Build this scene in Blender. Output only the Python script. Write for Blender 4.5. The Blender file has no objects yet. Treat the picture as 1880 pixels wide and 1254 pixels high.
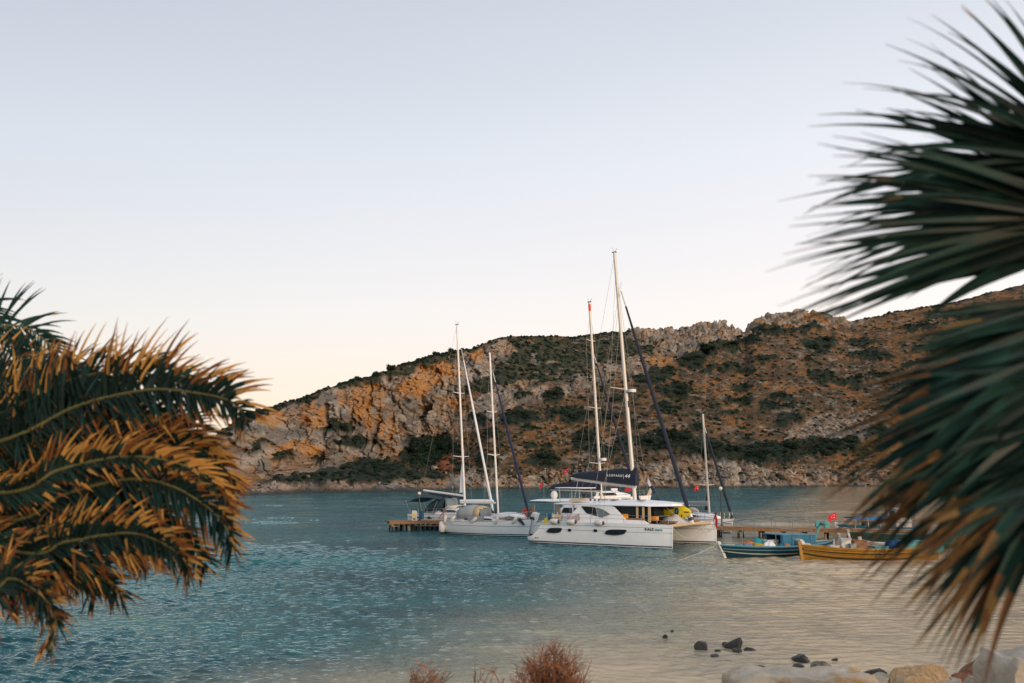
import bpy, math, random
import numpy as np
from math import radians, sin, cos, pi, atan2, sqrt
from mathutils import Vector, Matrix

# ------------------------------------------------------------ camera, sky, sun, exposure
scn = bpy.context.scene
COL = scn.collection
CAM_H = 5.1
PITCH = math.atan(245 / 1880)
cam_d = bpy.data.cameras.new('camera')
cam_d.sensor_width = 36.0
cam_d.lens = 36.0
cam_d.clip_start = 0.1
cam_d.clip_end = 9000
cam_d.dof.use_dof = True
cam_d.dof.focus_distance = 78
cam_d.dof.aperture_fstop = 2.0
cam_o = bpy.data.objects.new('camera', cam_d)
cam_o.location = (0, 0, CAM_H)
cam_o.rotation_euler = (pi / 2 + PITCH, 0, 0)
COL.objects.link(cam_o)
scn.camera = cam_o

SUN_EL, SUN_AZ = radians(11), radians(142)      # azimuth from +Y towards +X
world = bpy.data.worlds.new('World')
scn.world = world
world.use_nodes = True
wt = world.node_tree
wt.nodes.clear()
w_out = wt.nodes.new('ShaderNodeOutputWorld')
w_add = wt.nodes.new('ShaderNodeAddShader')
w_bg1 = wt.nodes.new('ShaderNodeBackground')
w_bg2 = wt.nodes.new('ShaderNodeBackground')
w_sky = wt.nodes.new('ShaderNodeTexSky')
w_sky.sky_type = 'NISHITA'
w_sky.sun_disc = False
w_sky.sun_elevation = SUN_EL
w_sky.sun_rotation = SUN_AZ
w_bg1.inputs['Strength'].default_value = 0.05
wt.links.new(w_sky.outputs[0], w_bg1.inputs['Color'])
w_tc = wt.nodes.new('ShaderNodeTexCoord')
w_sep = wt.nodes.new('ShaderNodeSeparateXYZ')
wt.links.new(w_tc.outputs['Generated'], w_sep.inputs[0])
w_ramp = wt.nodes.new('ShaderNodeValToRGB')     # thin high haze: colour by height above the horizon
cr = w_ramp.color_ramp
SKY = [(0.0, (0.72, 0.49, 0.39)), (0.07, (0.71, 0.525, 0.445)), (0.16, (0.665, 0.575, 0.54)), (0.30, (0.575, 0.56, 0.575)),
       (0.46, (0.445, 0.455, 0.488)), (1.0, (0.40, 0.46, 0.56))]
cr.elements[0].position, cr.elements[0].color = SKY[0][0], (*SKY[0][1], 1)
cr.elements[1].position, cr.elements[1].color = SKY[-1][0], (*SKY[-1][1], 1)
for p_, c_ in SKY[1:-1]:
    e_ = cr.elements.new(p_)
    e_.color = (*c_, 1)
wt.links.new(w_sep.outputs['Z'], w_ramp.inputs[0])
w_dot = wt.nodes.new('ShaderNodeVectorMath')
w_dot.operation = 'DOT_PRODUCT'
w_dot.inputs[1].default_value = (sin(radians(100)), cos(radians(100)), 0.1)
wt.links.new(w_tc.outputs['Generated'], w_dot.inputs[0])
w_mr = wt.nodes.new('ShaderNodeMapRange')        # the sunset side is brighter
w_mr.inputs['From Min'].default_value = -1
w_mr.inputs['From Max'].default_value = 1
w_mr.inputs['To Min'].default_value = 0.70
w_mr.inputs['To Max'].default_value = 1.50
wt.links.new(w_dot.outputs['Value'], w_mr.inputs['Value'])
wt.links.new(w_ramp.outputs[0], w_bg2.inputs['Color'])
w_n = wt.nodes.new('ShaderNodeTexNoise')         # faint uneven veil of high haze over the whole sky
w_n.inputs['Scale'].default_value = 1.6
w_n.inputs['Detail'].default_value = 5
w_mp = wt.nodes.new('ShaderNodeMapping')
w_mp.inputs['Scale'].default_value = (1, 1, 4)
wt.links.new(w_tc.outputs['Generated'], w_mp.inputs['Vector'])
wt.links.new(w_mp.outputs[0], w_n.inputs['Vector'])
w_nm = wt.nodes.new('ShaderNodeMapRange')
w_nm.inputs['To Min'].default_value = 0.955
w_nm.inputs['To Max'].default_value = 1.045
wt.links.new(w_n.outputs['Fac'], w_nm.inputs['Value'])
w_mul = wt.nodes.new('ShaderNodeMath')
w_mul.operation = 'MULTIPLY'
wt.links.new(w_mr.outputs[0], w_mul.inputs[0])
wt.links.new(w_nm.outputs[0], w_mul.inputs[1])
wt.links.new(w_mul.outputs[0], w_bg2.inputs['Strength'])
wt.links.new(w_bg1.outputs[0], w_add.inputs[0])
wt.links.new(w_bg2.outputs[0], w_add.inputs[1])
wt.links.new(w_add.outputs[0], w_out.inputs[0])

sun_d = bpy.data.lights.new('sun', 'SUN')
sun_d.energy = 1.5
sun_d.angle = radians(14)
sun_d.color = (1.0, 0.72, 0.48)
sun_o = bpy.data.objects.new('sun', sun_d)
sd = Vector((sin(SUN_AZ) * cos(SUN_EL), cos(SUN_AZ) * cos(SUN_EL), sin(SUN_EL)))
sun_o.rotation_euler = sd.to_track_quat('Z', 'Y').to_euler()
COL.objects.link(sun_o)

scn.view_settings.view_transform = 'Standard'
scn.view_settings.look = 'None'
scn.view_settings.exposure = 0.18
scn.view_settings.gamma = 1.0
scn.view_settings.use_curve_mapping = False
scn.cycles.max_bounces = 6
scn.cycles.sample_clamp_indirect = 4

rng = random.Random(7)
nr = np.random.RandomState(11)

# ------------------------------------------------------------ measuring helpers
F = 1880.0
CP, SP = cos(PITCH), sin(PITCH)

def ray(px, py):
    x = (px - 940) / F
    y = (627 - py) / F
    return Vector((x, CP - y * SP, SP + y * CP))

def at(px, py, Y):
    """world point at distance Y (metres north of the viewer) seen in direction px, py"""
    r = ray(px, py)
    return Vector((0, 0, CAM_H)) + r * (Y / r.y)

def at_z(px, py, z=0.0):
    r = ray(px, py)
    return Vector((0, 0, CAM_H)) + r * ((z - CAM_H) / r.z)

# ------------------------------------------------------------ materials
MATS = {}

def mat(name, color, rough=0.6, metal=0.0, var=0.12, scale=6.0, bump=0.0, bscale=None, spec=0.5, transl=0.0, coat=0.0, stain=None, coord='Object'):
    if name in MATS:
        return MATS[name]
    m = bpy.data.materials.new(name)
    m.use_nodes = True
    nt = m.node_tree
    b = nt.nodes['Principled BSDF']
    b.inputs['Roughness'].default_value = rough
    b.inputs['Metallic'].default_value = metal
    b.inputs['Specular IOR Level'].default_value = spec
    b.inputs['Coat Weight'].default_value = coat
    tc = nt.nodes.new('ShaderNodeTexCoord')
    n = nt.nodes.new('ShaderNodeTexNoise')
    n.inputs['Scale'].default_value = scale
    n.inputs['Detail'].default_value = 6
    n.inputs['Roughness'].default_value = 0.65
    nt.links.new(tc.outputs[coord], n.inputs['Vector'])
    r = nt.nodes.new('ShaderNodeValToRGB')
    a = r.color_ramp.elements
    a[0].position, a[1].position = 0.3, 0.7
    a[0].color = (*[c * (1 - var) for c in color], 1)
    a[1].color = (*[min(1, c * (1 + var)) for c in color], 1)
    nt.links.new(n.outputs['Fac'], r.inputs[0])
    src = r.outputs[0]
    if stain:
        n2 = nt.nodes.new('ShaderNodeTexNoise')
        n2.inputs['Scale'].default_value = stain[1]
        n2.inputs['Detail'].default_value = 8
        n2.inputs['Roughness'].default_value = 0.7
        nt.links.new(tc.outputs[coord], n2.inputs['Vector'])
        r2 = nt.nodes.new('ShaderNodeValToRGB')
        r2.color_ramp.elements[0].position = stain[2]
        r2.color_ramp.elements[1].position = stain[2] + 0.15
        mx = nt.nodes.new('ShaderNodeMix')
        mx.data_type = 'RGBA'
        nt.links.new(n2.outputs['Fac'], r2.inputs[0])
        nt.links.new(r2.outputs[0], mx.inputs[0])
        nt.links.new(src, mx.inputs[6])
        mx.inputs[7].default_value = (*stain[0], 1)
        src = mx.outputs[2]
    nt.links.new(src, b.inputs['Base Color'])
    if bump:
        bn = nt.nodes.new('ShaderNodeTexNoise')
        bn.inputs['Scale'].default_value = bscale or scale * 4
        bn.inputs['Detail'].default_value = 6
        nt.links.new(tc.outputs[coord], bn.inputs['Vector'])
        bp = nt.nodes.new('ShaderNodeBump')
        bp.inputs['Strength'].default_value = 0.7
        bp.inputs['Distance'].default_value = bump
        nt.links.new(bn.outputs['Fac'], bp.inputs['Height'])
        nt.links.new(bp.outputs[0], b.inputs['Normal'])
    if transl:
        t = nt.nodes.new('ShaderNodeBsdfTranslucent')
        nt.links.new(src, t.inputs['Color'])
        ms = nt.nodes.new('ShaderNodeMixShader')
        ms.inputs[0].default_value = transl
        nt.links.new(b.outputs[0], ms.inputs[1])
        nt.links.new(t.outputs[0], ms.inputs[2])
        nt.links.new(ms.outputs[0], nt.nodes['Material Output'].inputs[0])
    MATS[name] = m
    return m

GEL = mat('white_gelcoat', (0.84, 0.86, 0.86), 0.28, var=0.04, scale=1.5, stain=((0.6, 0.6, 0.55), 2.2, 0.62))
GEL2 = mat('deck_white', (0.86, 0.85, 0.84), 0.5, var=0.05, scale=3)
HULLGREY = mat('hull_inner_grey', (0.42, 0.47, 0.43), 0.35, var=0.08, scale=2)
NAVY = mat('navy_canvas', (0.012, 0.018, 0.035), 0.85, var=0.3, scale=8, bump=0.02)
ANTIFOUL = mat('dark_antifouling', (0.01, 0.02, 0.035), 0.6)
GLASS = mat('tinted_glass', (0.012, 0.02, 0.026), 0.12, var=0.2, spec=0.3)
GLASS2 = mat('pale_glass', (0.14, 0.19, 0.21), 0.12, var=0.2)
MAST = mat('mast_aluminium', (0.56, 0.53, 0.48), 0.45, 0.15, var=0.06)
WHITEMAST = mat('mast_white', (0.74, 0.72, 0.70), 0.4, var=0.05)
STEEL = mat('steel_tube', (0.4, 0.42, 0.42), 0.35, 0.6, var=0.1)
DARKMETAL = mat('dark_metal', (0.025, 0.03, 0.035), 0.5)
WIRE = mat('rigging_wire', (0.20, 0.20, 0.19), 0.5, 0.2)
ROPE = mat('cream_rope', (0.5, 0.46, 0.38), 0.9)
LINE = mat('grey_line', (0.16, 0.19, 0.2), 0.5)
BEIGE = mat('beige_trim', (0.52, 0.38, 0.22), 0.6, var=0.1)
TEAK = mat('teak', (0.24, 0.13, 0.06), 0.7, var=0.25, scale=12)
ORANGE = mat('orange_cushion', (0.75, 0.27, 0.02), 0.8, var=0.1)
REDM = mat('flag_red', (0.55, 0.01, 0.02), 0.8, var=0.08)
WHITEP = mat('white_print', (0.8, 0.8, 0.8), 0.6, var=0.02)
BLACKP = mat('black_print', (0.01, 0.012, 0.02), 0.6, var=0.02)
TEALP = mat('teal_print', (0.0, 0.33, 0.42), 0.6, var=0.02)
YELLOW = mat('yellow_plastic', (0.72, 0.55, 0.01), 0.35, var=0.05)
FENDER = mat('fender_vinyl', (0.66, 0.63, 0.58), 0.5, var=0.08, stain=((0.35, 0.33, 0.28), 4, 0.6))
NAVYP = mat('navy_plastic', (0.01, 0.02, 0.06), 0.4)
LIFERED = mat('lifebuoy_orange', (0.72, 0.08, 0.02), 0.6)
CLOTHP = mat('mauve_towel', (0.46, 0.38, 0.38), 0.95, var=0.15)
CLOTHC = mat('cream_towel', (0.62, 0.50, 0.36), 0.95, var=0.12)
GREYCL = mat('grey_canvas', (0.30, 0.32, 0.32), 0.9, var=0.15)
TEALCL = mat('teal_cloth', (0.02, 0.12, 0.18), 0.9, var=0.2)
TEALDK = mat('dark_teal_canvas', (0.012, 0.035, 0.05), 0.85, var=0.25)
WOOD = mat('pier_timber', (0.27, 0.14, 0.06), 0.85, var=0.3, scale=5, bump=0.01, stain=((0.2, 0.15, 0.1), 3, 0.55))
WOODDK = mat('shaded_pier_timber', (0.02, 0.02, 0.018), 0.8, var=0.4, scale=4)  # dark pile and beam timber; the shade under the pier deck is put into it
WOODLT = mat('weathered_timber', (0.27, 0.21, 0.14), 0.9, var=0.25, scale=4)
BLUEP = mat('boat_blue_paint', (0.008, 0.13, 0.235), 0.6, var=0.15, scale=4, stain=((0.03, 0.1, 0.15), 3, 0.62))
BLUETOP = mat('boat_pale_blue_paint', (0.07, 0.21, 0.29), 0.65, var=0.15, scale=4)
TEALHULL = mat('boat_teal_paint', (0.004, 0.038, 0.055), 0.5, var=0.2, scale=3, stain=((0.02, 0.03, 0.035), 3, 0.6))
PALEHULL = mat('boat_pale_green_paint', (0.32, 0.40, 0.37), 0.55, var=0.15, scale=3, stain=((0.25, 0.16, 0.08), 2.5, 0.62))
YELHULL = mat('boat_ochre_paint', (0.33, 0.165, 0.012), 0.5, var=0.18, scale=3, stain=((0.22, 0.1, 0.02), 3, 0.56))
DARKPAINT = mat('boat_black_paint', (0.015, 0.02, 0.02), 0.5, var=0.3)
TURQ = mat('turquoise_paint', (0.06, 0.25, 0.26), 0.65, var=0.12, scale=4, stain=((0.1, 0.25, 0.25), 3, 0.6))
DKGREEN = mat('boat_dark_green_paint', (0.008, 0.05, 0.04), 0.6, var=0.2)
AWNING = mat('blue_awning_cloth', (0.01, 0.19, 0.48), 0.8, var=0.1)
BOXWHITE = mat('dirty_white', (0.58, 0.56, 0.53), 0.7, var=0.15, stain=((0.3, 0.24, 0.18), 3, 0.58))
BROWNCL = mat('brown_cloth', (0.20, 0.10, 0.06), 0.9, var=0.2)
NETOR = mat('orange_net', (0.55, 0.16, 0.03), 0.95, var=0.4, scale=20, bump=0.03)
NETYE = mat('ochre_net', (0.42, 0.26, 0.02), 0.95, var=0.4, scale=20, bump=0.03)
NETTE = mat('teal_net', (0.02, 0.28, 0.32), 0.95, var=0.4, scale=20, bump=0.03)
NETPU = mat('grey_blue_net', (0.16, 0.2, 0.3), 0.95, var=0.4, scale=20, bump=0.03)
NETGR = mat('green_net', (0.1, 0.2, 0.03), 0.95, var=0.4, scale=20, bump=0.03)

# ------------------------------------------------------------ mesh builder
class MB:
    def __init__(s):
        s.v, s.f, s.m = [], [], []

    def add(s, vs, fs, mi=0):
        o = len(s.v)
        s.v.extend([tuple(p) for p in vs])
        s.f.extend([tuple(i + o for i in f) for f in fs])
        s.m.extend([mi] * len(fs))

    def box(s, c, d, rz=0.0, mi=0, ry=0.0, taper=1.0):
        M = Matrix.Rotation(rz, 3, 'Z') @ Matrix.Rotation(ry, 3, 'Y')
        vs = []
        for k in (-.5, .5):
            t = taper if k > 0 else 1.0
            for a, b in ((-.5, -.5), (.5, -.5), (.5, .5), (-.5, .5)):
                vs.append(M @ Vector((a * d[0] * t, b * d[1] * t, k * d[2])) + Vector(c))
        s.add(vs, [(3, 2, 1, 0), (4, 5, 6, 7), (0, 1, 5, 4), (1, 2, 6, 5), (2, 3, 7, 6), (3, 0, 4, 7)], mi)
        return s

    def tube(s, pts, r, n=6, mi=0, cap=True):
        pts = [Vector(p) for p in pts]
        rs = r if isinstance(r, (list, tuple)) else [r] * len(pts)
        vs, fs = [], []
        for i, p in enumerate(pts):
            t = (pts[min(i + 1, len(pts) - 1)] - pts[max(i - 1, 0)]).normalized()
            a = Vector((0, 0, 1)) if abs(t.z) < 0.9 else Vector((1, 0, 0))
            u = t.cross(a).normalized()
            w = u.cross(t)
            for k in range(n):
                g = 2 * pi * k / n
                vs.append(p + (u * cos(g) + w * sin(g)) * rs[i])
        for i in range(len(pts) - 1):
            for k in range(n):
                k2 = (k + 1) % n
                fs.append((i * n + k, i * n + k2, (i + 1) * n + k2, (i + 1) * n + k))
        if cap:
            fs.append(tuple(range(n))[::-1])
            fs.append(tuple((len(pts) - 1) * n + k for k in range(n)))
        s.add(vs, fs, mi)
        return s

    def prism(s, poly, y0, y1, plane='xz', mi=0):
        n = len(poly)
        if plane == 'xz':
            vs = [(a, y0, b) for a, b in poly] + [(a, y1, b) for a, b in poly]
        elif plane == 'xy':
            vs = [(a, b, y0) for a, b in poly] + [(a, b, y1) for a, b in poly]
        else:
            vs = [(y0, a, b) for a, b in poly] + [(y1, a, b) for a, b in poly]
        fs = [tuple(range(n)), tuple(range(n, 2 * n))[::-1]]
        for i in range(n):
            j = (i + 1) % n
            fs.append((i, i + n, j + n, j))
        s.add(vs, fs, mi)
        return s

    def rings(s, rs, mi=0, closed=True, cap=True, mifn=None):
        n = len(rs[0])
        vs = [p for r in rs for p in r]
        for i in range(len(rs) - 1):
            pass
        o = len(s.v)
        s.v.extend([tuple(p) for p in vs])
        for i in range(len(rs) - 1):
            for k in range(n if closed else n - 1):
                k2 = (k + 1) % n
                s.f.append((o + i * n + k, o + i * n + k2, o + (i + 1) * n + k2, o + (i + 1) * n + k))
                s.m.append(mifn(i, k) if mifn else mi)
        if cap:
            s.f.append(tuple(o + k for k in range(n))[::-1])
            s.m.append(mi)
            s.f.append(tuple(o + (len(rs) - 1) * n + k for k in range(n)))
            s.m.append(mi)
        return s

    def ball(s, c, r, nu=10, nv=6, mi=0, jit=0.0, rnd=None):
        r = r if isinstance(r, (list, tuple)) else (r, r, r)
        vs = [(c[0], c[1], c[2] - r[2])]
        for j in range(1, nv):
            ph = -pi / 2 + pi * j / nv
            for k in range(nu):
                g = 2 * pi * k / nu
                q = 1 + (rnd.uniform(-jit, jit) if jit else 0)
                vs.append((c[0] + r[0] * cos(ph) * cos(g) * q, c[1] + r[1] * cos(ph) * sin(g) * q, c[2] + r[2] * sin(ph) * q))
        vs.append((c[0], c[1], c[2] + r[2]))
        fs = []
        for k in range(nu):
            fs.append((0, 1 + (k + 1) % nu, 1 + k))
            fs.append((len(vs) - 1, 1 + (nv - 2) * nu + k, 1 + (nv - 2) * nu + (k + 1) % nu))
        for j in range(nv - 2):
            for k in range(nu):
                k2 = (k + 1) % nu
                fs.append((1 + j * nu + k, 1 + j * nu + k2, 1 + (j + 1) * nu + k2, 1 + (j + 1) * nu + k))
        s.add(vs, fs, mi)
        return s

    def torus(s, c, R, r, axis='x', n=20, m=8, mi=0, miseg=None):
        vs, fs = [], []
        for i in range(n):
            a = 2 * pi * i / n
            for k in range(m):
                b = 2 * pi * k / m
                u, w, h = (R + r * cos(b)) * cos(a), (R + r * cos(b)) * sin(a), r * sin(b)
                p = {'x': (h, u, w), 'y': (u, h, w), 'z': (u, w, h)}[axis]
                vs.append((c[0] + p[0], c[1] + p[1], c[2] + p[2]))
        o = len(s.v)
        s.v.extend(vs)
        for i in range(n):
            for k in range(m):
                i2, k2 = (i + 1) % n, (k + 1) % m
                s.f.append((o + i * m + k, o + i2 * m + k, o + i2 * m + k2, o + i * m + k2))
                s.m.append(miseg(i) if miseg else mi)
        return s

    def build(s, name, mats, parent=None, smooth=True, angle=35, bevel=0.0):
        me = bpy.data.meshes.new(name)
        me.from_pydata(s.v, [], s.f)
        for mm in (mats if isinstance(mats, (list, tuple)) else [mats]):
            me.materials.append(mm)
        me.polygons.foreach_set('material_index', s.m)
        if smooth:
            me.shade_smooth()
            me.set_sharp_from_angle(angle=radians(angle))
        me.update()
        o = bpy.data.objects.new(name, me)
        COL.objects.link(o)
        if parent is not None:
            o.parent = parent
        if bevel:
            bm_ = o.modifiers.new('edge', 'BEVEL')
            bm_.width = bevel
            bm_.segments = 2
            bm_.limit_method = 'ANGLE'
        return o


def tag(o, label, cat, group=None, kind=None):
    if label:
        o['label'] = label
    if cat:
        o['category'] = cat
    if group:
        o['group'] = group
    if kind:
        o['kind'] = kind
    return o


def thing(name, label, cat, loc=(0, 0, 0), rz=0.0, group=None):
    o = bpy.data.objects.new(name, None)
    o.empty_display_size = 0.3
    o.location = loc
    o.rotation_euler = (0, 0, rz)
    COL.objects.link(o)
    return tag(o, label, cat, group)


def wp(t, x, y, z):
    """a boat's own coordinates to world"""
    a = t.rotation_euler.z
    x, y = x * t.scale.x, y * t.scale.y
    return Vector((t.location.x + x * cos(a) - y * sin(a), t.location.y + x * sin(a) + y * cos(a), t.location.z + z))


def text(body, size, loc, rot, m, parent, name='lettering', extrude=0.004, align='LEFT', shear=0.0, sx=1.0, space=1.0, bold=0.0):
    c = bpy.data.curves.new(name, 'FONT')
    c.body = body
    c.size = size
    c.extrude = extrude
    c.align_x = align
    c.shear = shear
    c.space_character = space
    c.offset = bold
    c.materials.append(m)
    o = bpy.data.objects.new(name, c)
    o.location = loc
    o.rotation_euler = rot
    o.scale = (sx, 1, 1)
    COL.objects.link(o)
    bpy.context.view_layer.update()
    me = bpy.data.meshes.new_from_object(o.evaluated_get(bpy.context.evaluated_depsgraph_get()))
    q = bpy.data.objects.new(name, me)
    q.location, q.rotation_euler, q.scale = o.location, o.rotation_euler, o.scale
    bpy.data.objects.remove(o)
    COL.objects.link(q)
    if parent is not None:
        q.parent = parent
    return q

# ------------------------------------------------------------ numpy noise
def _h(ix, iy, iz, seed):
    n = (ix.astype(np.int64) * 73856093 ^ iy.astype(np.int64) * 19349663 ^ iz.astype(np.int64) * 83492791 ^ (seed * 974711 + 12345)) & 0xffffffff
    n = ((n ^ (n >> 16)) * 0x45d9f3b) & 0xffffffff
    n = ((n ^ (n >> 13)) * 1274126177) & 0xffffffff
    n = ((n ^ (n >> 16)) * 2246822519) & 0xffffffff
    return ((n ^ (n >> 15)) & 0xffffff) / float(0xffffff)

def vn(x, y, z=None, seed=0):
    z = np.zeros_like(x) if z is None else z
    ix, iy, iz = np.floor(x), np.floor(y), np.floor(z)
    fx, fy, fz = x - ix, y - iy, z - iz
    fx, fy, fz = [t * t * (3 - 2 * t) for t in (fx, fy, fz)]
    r = 0
    for a in (0, 1):
        for b in (0, 1):
            for c in (0, 1):
                w = (fx if a else 1 - fx) * (fy if b else 1 - fy) * (fz if c else 1 - fz)
                r = r + w * _h(ix + a, iy + b, iz + c, seed)
    return r

def fbm(x, y, z=None, o=5, seed=0, g=0.5):
    r, a, t = 0, 1.0, 0
    for k in range(o):
        r = r + a * vn(x * 2 ** k, y * 2 ** k, None if z is None else z * 2 ** k, seed + k)
        t += a
        a *= g
    return r / t

def worley(x, y, seed=0):
    """cell distance 1, distance 2 and the cell's random value"""
    ix, iy = np.floor(x), np.floor(y)
    d1 = np.full(x.shape, 9.0)
    d2 = np.full(x.shape, 9.0)
    cid = np.zeros(x.shape)
    z0 = np.zeros_like(x)
    for a in (-1, 0, 1):
        for b in (-1, 0, 1):
            cx, cy = ix + a, iy + b
            px_ = cx + _h(cx, cy, z0, seed)
            py_ = cy + _h(cx, cy, z0 + 1, seed)
            d = np.hypot(px_ - x, py_ - y)
            rv = _h(cx, cy, z0 + 2, seed)
            near = d < d1
            d2 = np.where(near, d1, np.minimum(d2, d))
            cid = np.where(near, rv, cid)
            d1 = np.where(near, d, d1)
    return d1, d2, cid

def sstep(a, b, x):
    t = np.clip((x - a) / (b - a), 0, 1)
    return t * t * (3 - 2 * t)

def grid_mesh(name, P, mats, cols=None, smooth=True):
    """P: rows x columns x 3"""
    R_, C_ = P.shape[:2]
    me = bpy.data.meshes.new(name)
    idx = np.arange(R_ * C_).reshape(R_, C_)
    q = np.stack([idx[:-1, :-1], idx[:-1, 1:], idx[1:, 1:], idx[1:, :-1]], -1).reshape(-1, 4)
    me.vertices.add(R_ * C_)
    me.vertices.foreach_set('co', P.reshape(-1).astype(np.float32))
    me.loops.add(q.size)
    me.loops.foreach_set('vertex_index', q.reshape(-1).astype(np.int32))
    me.polygons.add(len(q))
    me.polygons.foreach_set('loop_start', (np.arange(len(q)) * 4).astype(np.int32))
    me.polygons.foreach_set('loop_total', np.full(len(q), 4, np.int32))
    me.update(calc_edges=True)
    for m_ in mats:
        me.materials.append(m_)
    if cols is not None:
        a = me.color_attributes.new('Col', 'FLOAT_COLOR', 'POINT')
        c4 = np.ones((R_ * C_, 4), np.float32)
        c4[:, :3] = cols.reshape(-1, 3)
        a.data.foreach_set('color', c4.reshape(-1))
    if smooth:
        me.shade_smooth()
    o = bpy.data.objects.new(name, me)
    COL.objects.link(o)
    return o
# ============================================================ WATER
def water_material():
    m = bpy.data.materials.new('sea_water')
    m.use_nodes = True
    nt = m.node_tree
    N, L = nt.nodes, nt.links
    b = N['Principled BSDF']
    b.inputs['IOR'].default_value = 1.33
    b.inputs['Roughness'].default_value = 0.05
    b.inputs['Specular IOR Level'].default_value = 0.18
    g = N.new('ShaderNodeNewGeometry')

    def mapn(scale, rot=0.0):
        mp = N.new('ShaderNodeMapping')
        mp.inputs['Scale'].default_value = scale
        mp.inputs['Rotation'].default_value = (0, 0, rot)
        L.new(g.outputs['Position'], mp.inputs['Vector'])
        return mp

    def noise(scale, detail=3, rough=0.5, rot=0.0, dist=0.0):
        mp = mapn(scale, rot)
        n = N.new('ShaderNodeTexNoise')
        n.inputs['Scale'].default_value = 1
        n.inputs['Detail'].default_value = detail
        n.inputs['Roughness'].default_value = rough
        n.inputs['Distortion'].default_value = dist
        L.new(mp.outputs[0], n.inputs['Vector'])
        return n.outputs['Fac']

    def math_(op, a, b_=None, c=None):
        x = N.new('ShaderNodeMath')
        x.operation = op
        for i, v in enumerate((a, b_, c)):
            if v is None:
                continue
            if isinstance(v, (int, float)):
                x.inputs[i].default_value = v
            else:
                L.new(v, x.inputs[i])
        return x.outputs[0]

    def mrange(v, a, b_, c, d):
        x = N.new('ShaderNodeMapRange')
        x.interpolation_type = 'SMOOTHSTEP'
        L.new(v, x.inputs[0])
        for i, q in enumerate((a, b_, c, d)):
            x.inputs[i + 1].default_value = q
        return x.outputs[0]

    # depth of the bay: shallow sand by the near right shore (x - y grows), deep elsewhere
    sep = N.new('ShaderNodeSeparateXYZ')
    L.new(g.outputs['Position'], sep.inputs[0])
    X, Y = sep.outputs[0], sep.outputs[1]
    sh = math_('MULTIPLY_ADD', X, 1.55, math_('MULTIPLY', Y, -0.50))
    wob = math_('MULTIPLY', noise((0.08, 0.05, 1), 4), 22)
    sh = math_('ADD', sh, wob)
    sh = math_('ADD', sh, mrange(Y, 18.0, 33.0, 11.0, 0.0))
    shallow = mrange(sh, -18.0, 11.0, 0.0, 1.0)
    n_c = noise((0.05, 0.11, 1), 5, 0.6)
    cr1 = N.new('ShaderNodeValToRGB')
    e = cr1.color_ramp.elements
    e[0].position, e[0].color = 0.36, (0.004, 0.038, 0.05, 1)
    e[1].position, e[1].color = 0.66, (0.010, 0.105, 0.105, 1)
    L.new(n_c, cr1.inputs[0])
    mx = N.new('ShaderNodeMix')
    mx.data_type = 'RGBA'
    L.new(shallow, mx.inputs[0])
    L.new(cr1.outputs[0], mx.inputs[6])
    n_s = noise((0.25, 0.5, 1), 6, 0.65)
    cr2 = N.new('ShaderNodeValToRGB')
    e = cr2.color_ramp.elements
    e[0].position, e[0].color = 0.35, (0.30, 0.26, 0.20, 1)
    e[1].position, e[1].color = 0.65, (0.56, 0.43, 0.27, 1)
    L.new(n_s, cr2.inputs[0])
    L.new(cr2.outputs[0], mx.inputs[7])
    calm = mrange(sh, -20.0, 12.0, 1.0, 0.3)
    r1 = noise((3.0, 3.8, 1), 3, 0.6, 0.25, 0.3)
    r2 = noise((9.0, 11.0, 1), 2, 0.6, -0.2, 0.4)
    r0 = noise((0.9, 0.5, 1), 3, 0.6, 0.1)
    h = math_('ADD', math_('ADD', math_('MULTIPLY', r1, 0.085), math_('MULTIPLY', r2, 0.02)), math_('MULTIPLY', r0, 0.10))
    h = math_('MULTIPLY', h, calm)
    bp = N.new('ShaderNodeBump')
    bp.inputs['Strength'].default_value = 1.0
    bp.inputs['Distance'].default_value = 1.0
    L.new(h, bp.inputs['Height'])
    N.remove(b)
    df = N.new('ShaderNodeBsdfDiffuse')
    L.new(mx.outputs[2], df.inputs['Color'])
    gl = N.new('ShaderNodeBsdfGlossy')
    gl.inputs['Roughness'].default_value = 0.05
    gc = N.new('ShaderNodeMix')
    gc.data_type = 'RGBA'
    L.new(shallow, gc.inputs[0])
    gc.inputs[6].default_value = (0.62, 0.81, 0.85, 1)
    gc.inputs[7].default_value = (1.0, 0.88, 0.70, 1)
    L.new(gc.outputs[2], gl.inputs['Color'])
    L.new(bp.outputs[0], gl.inputs['Normal'])
    fr = N.new('ShaderNodeFresnel')
    fr.inputs['IOR'].default_value = 1.33
    L.new(bp.outputs[0], fr.inputs['Normal'])
    fac = math_('MULTIPLY', math_('POWER', fr.outputs[0], 1.25), 0.92)
    ms = N.new('ShaderNodeMixShader')
    L.new(fac, ms.inputs[0])
    L.new(df.outputs[0], ms.inputs[1])
    L.new(gl.outputs[0], ms.inputs[2])
    L.new(ms.outputs[0], N['Material Output'].inputs[0])
    return m

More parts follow.
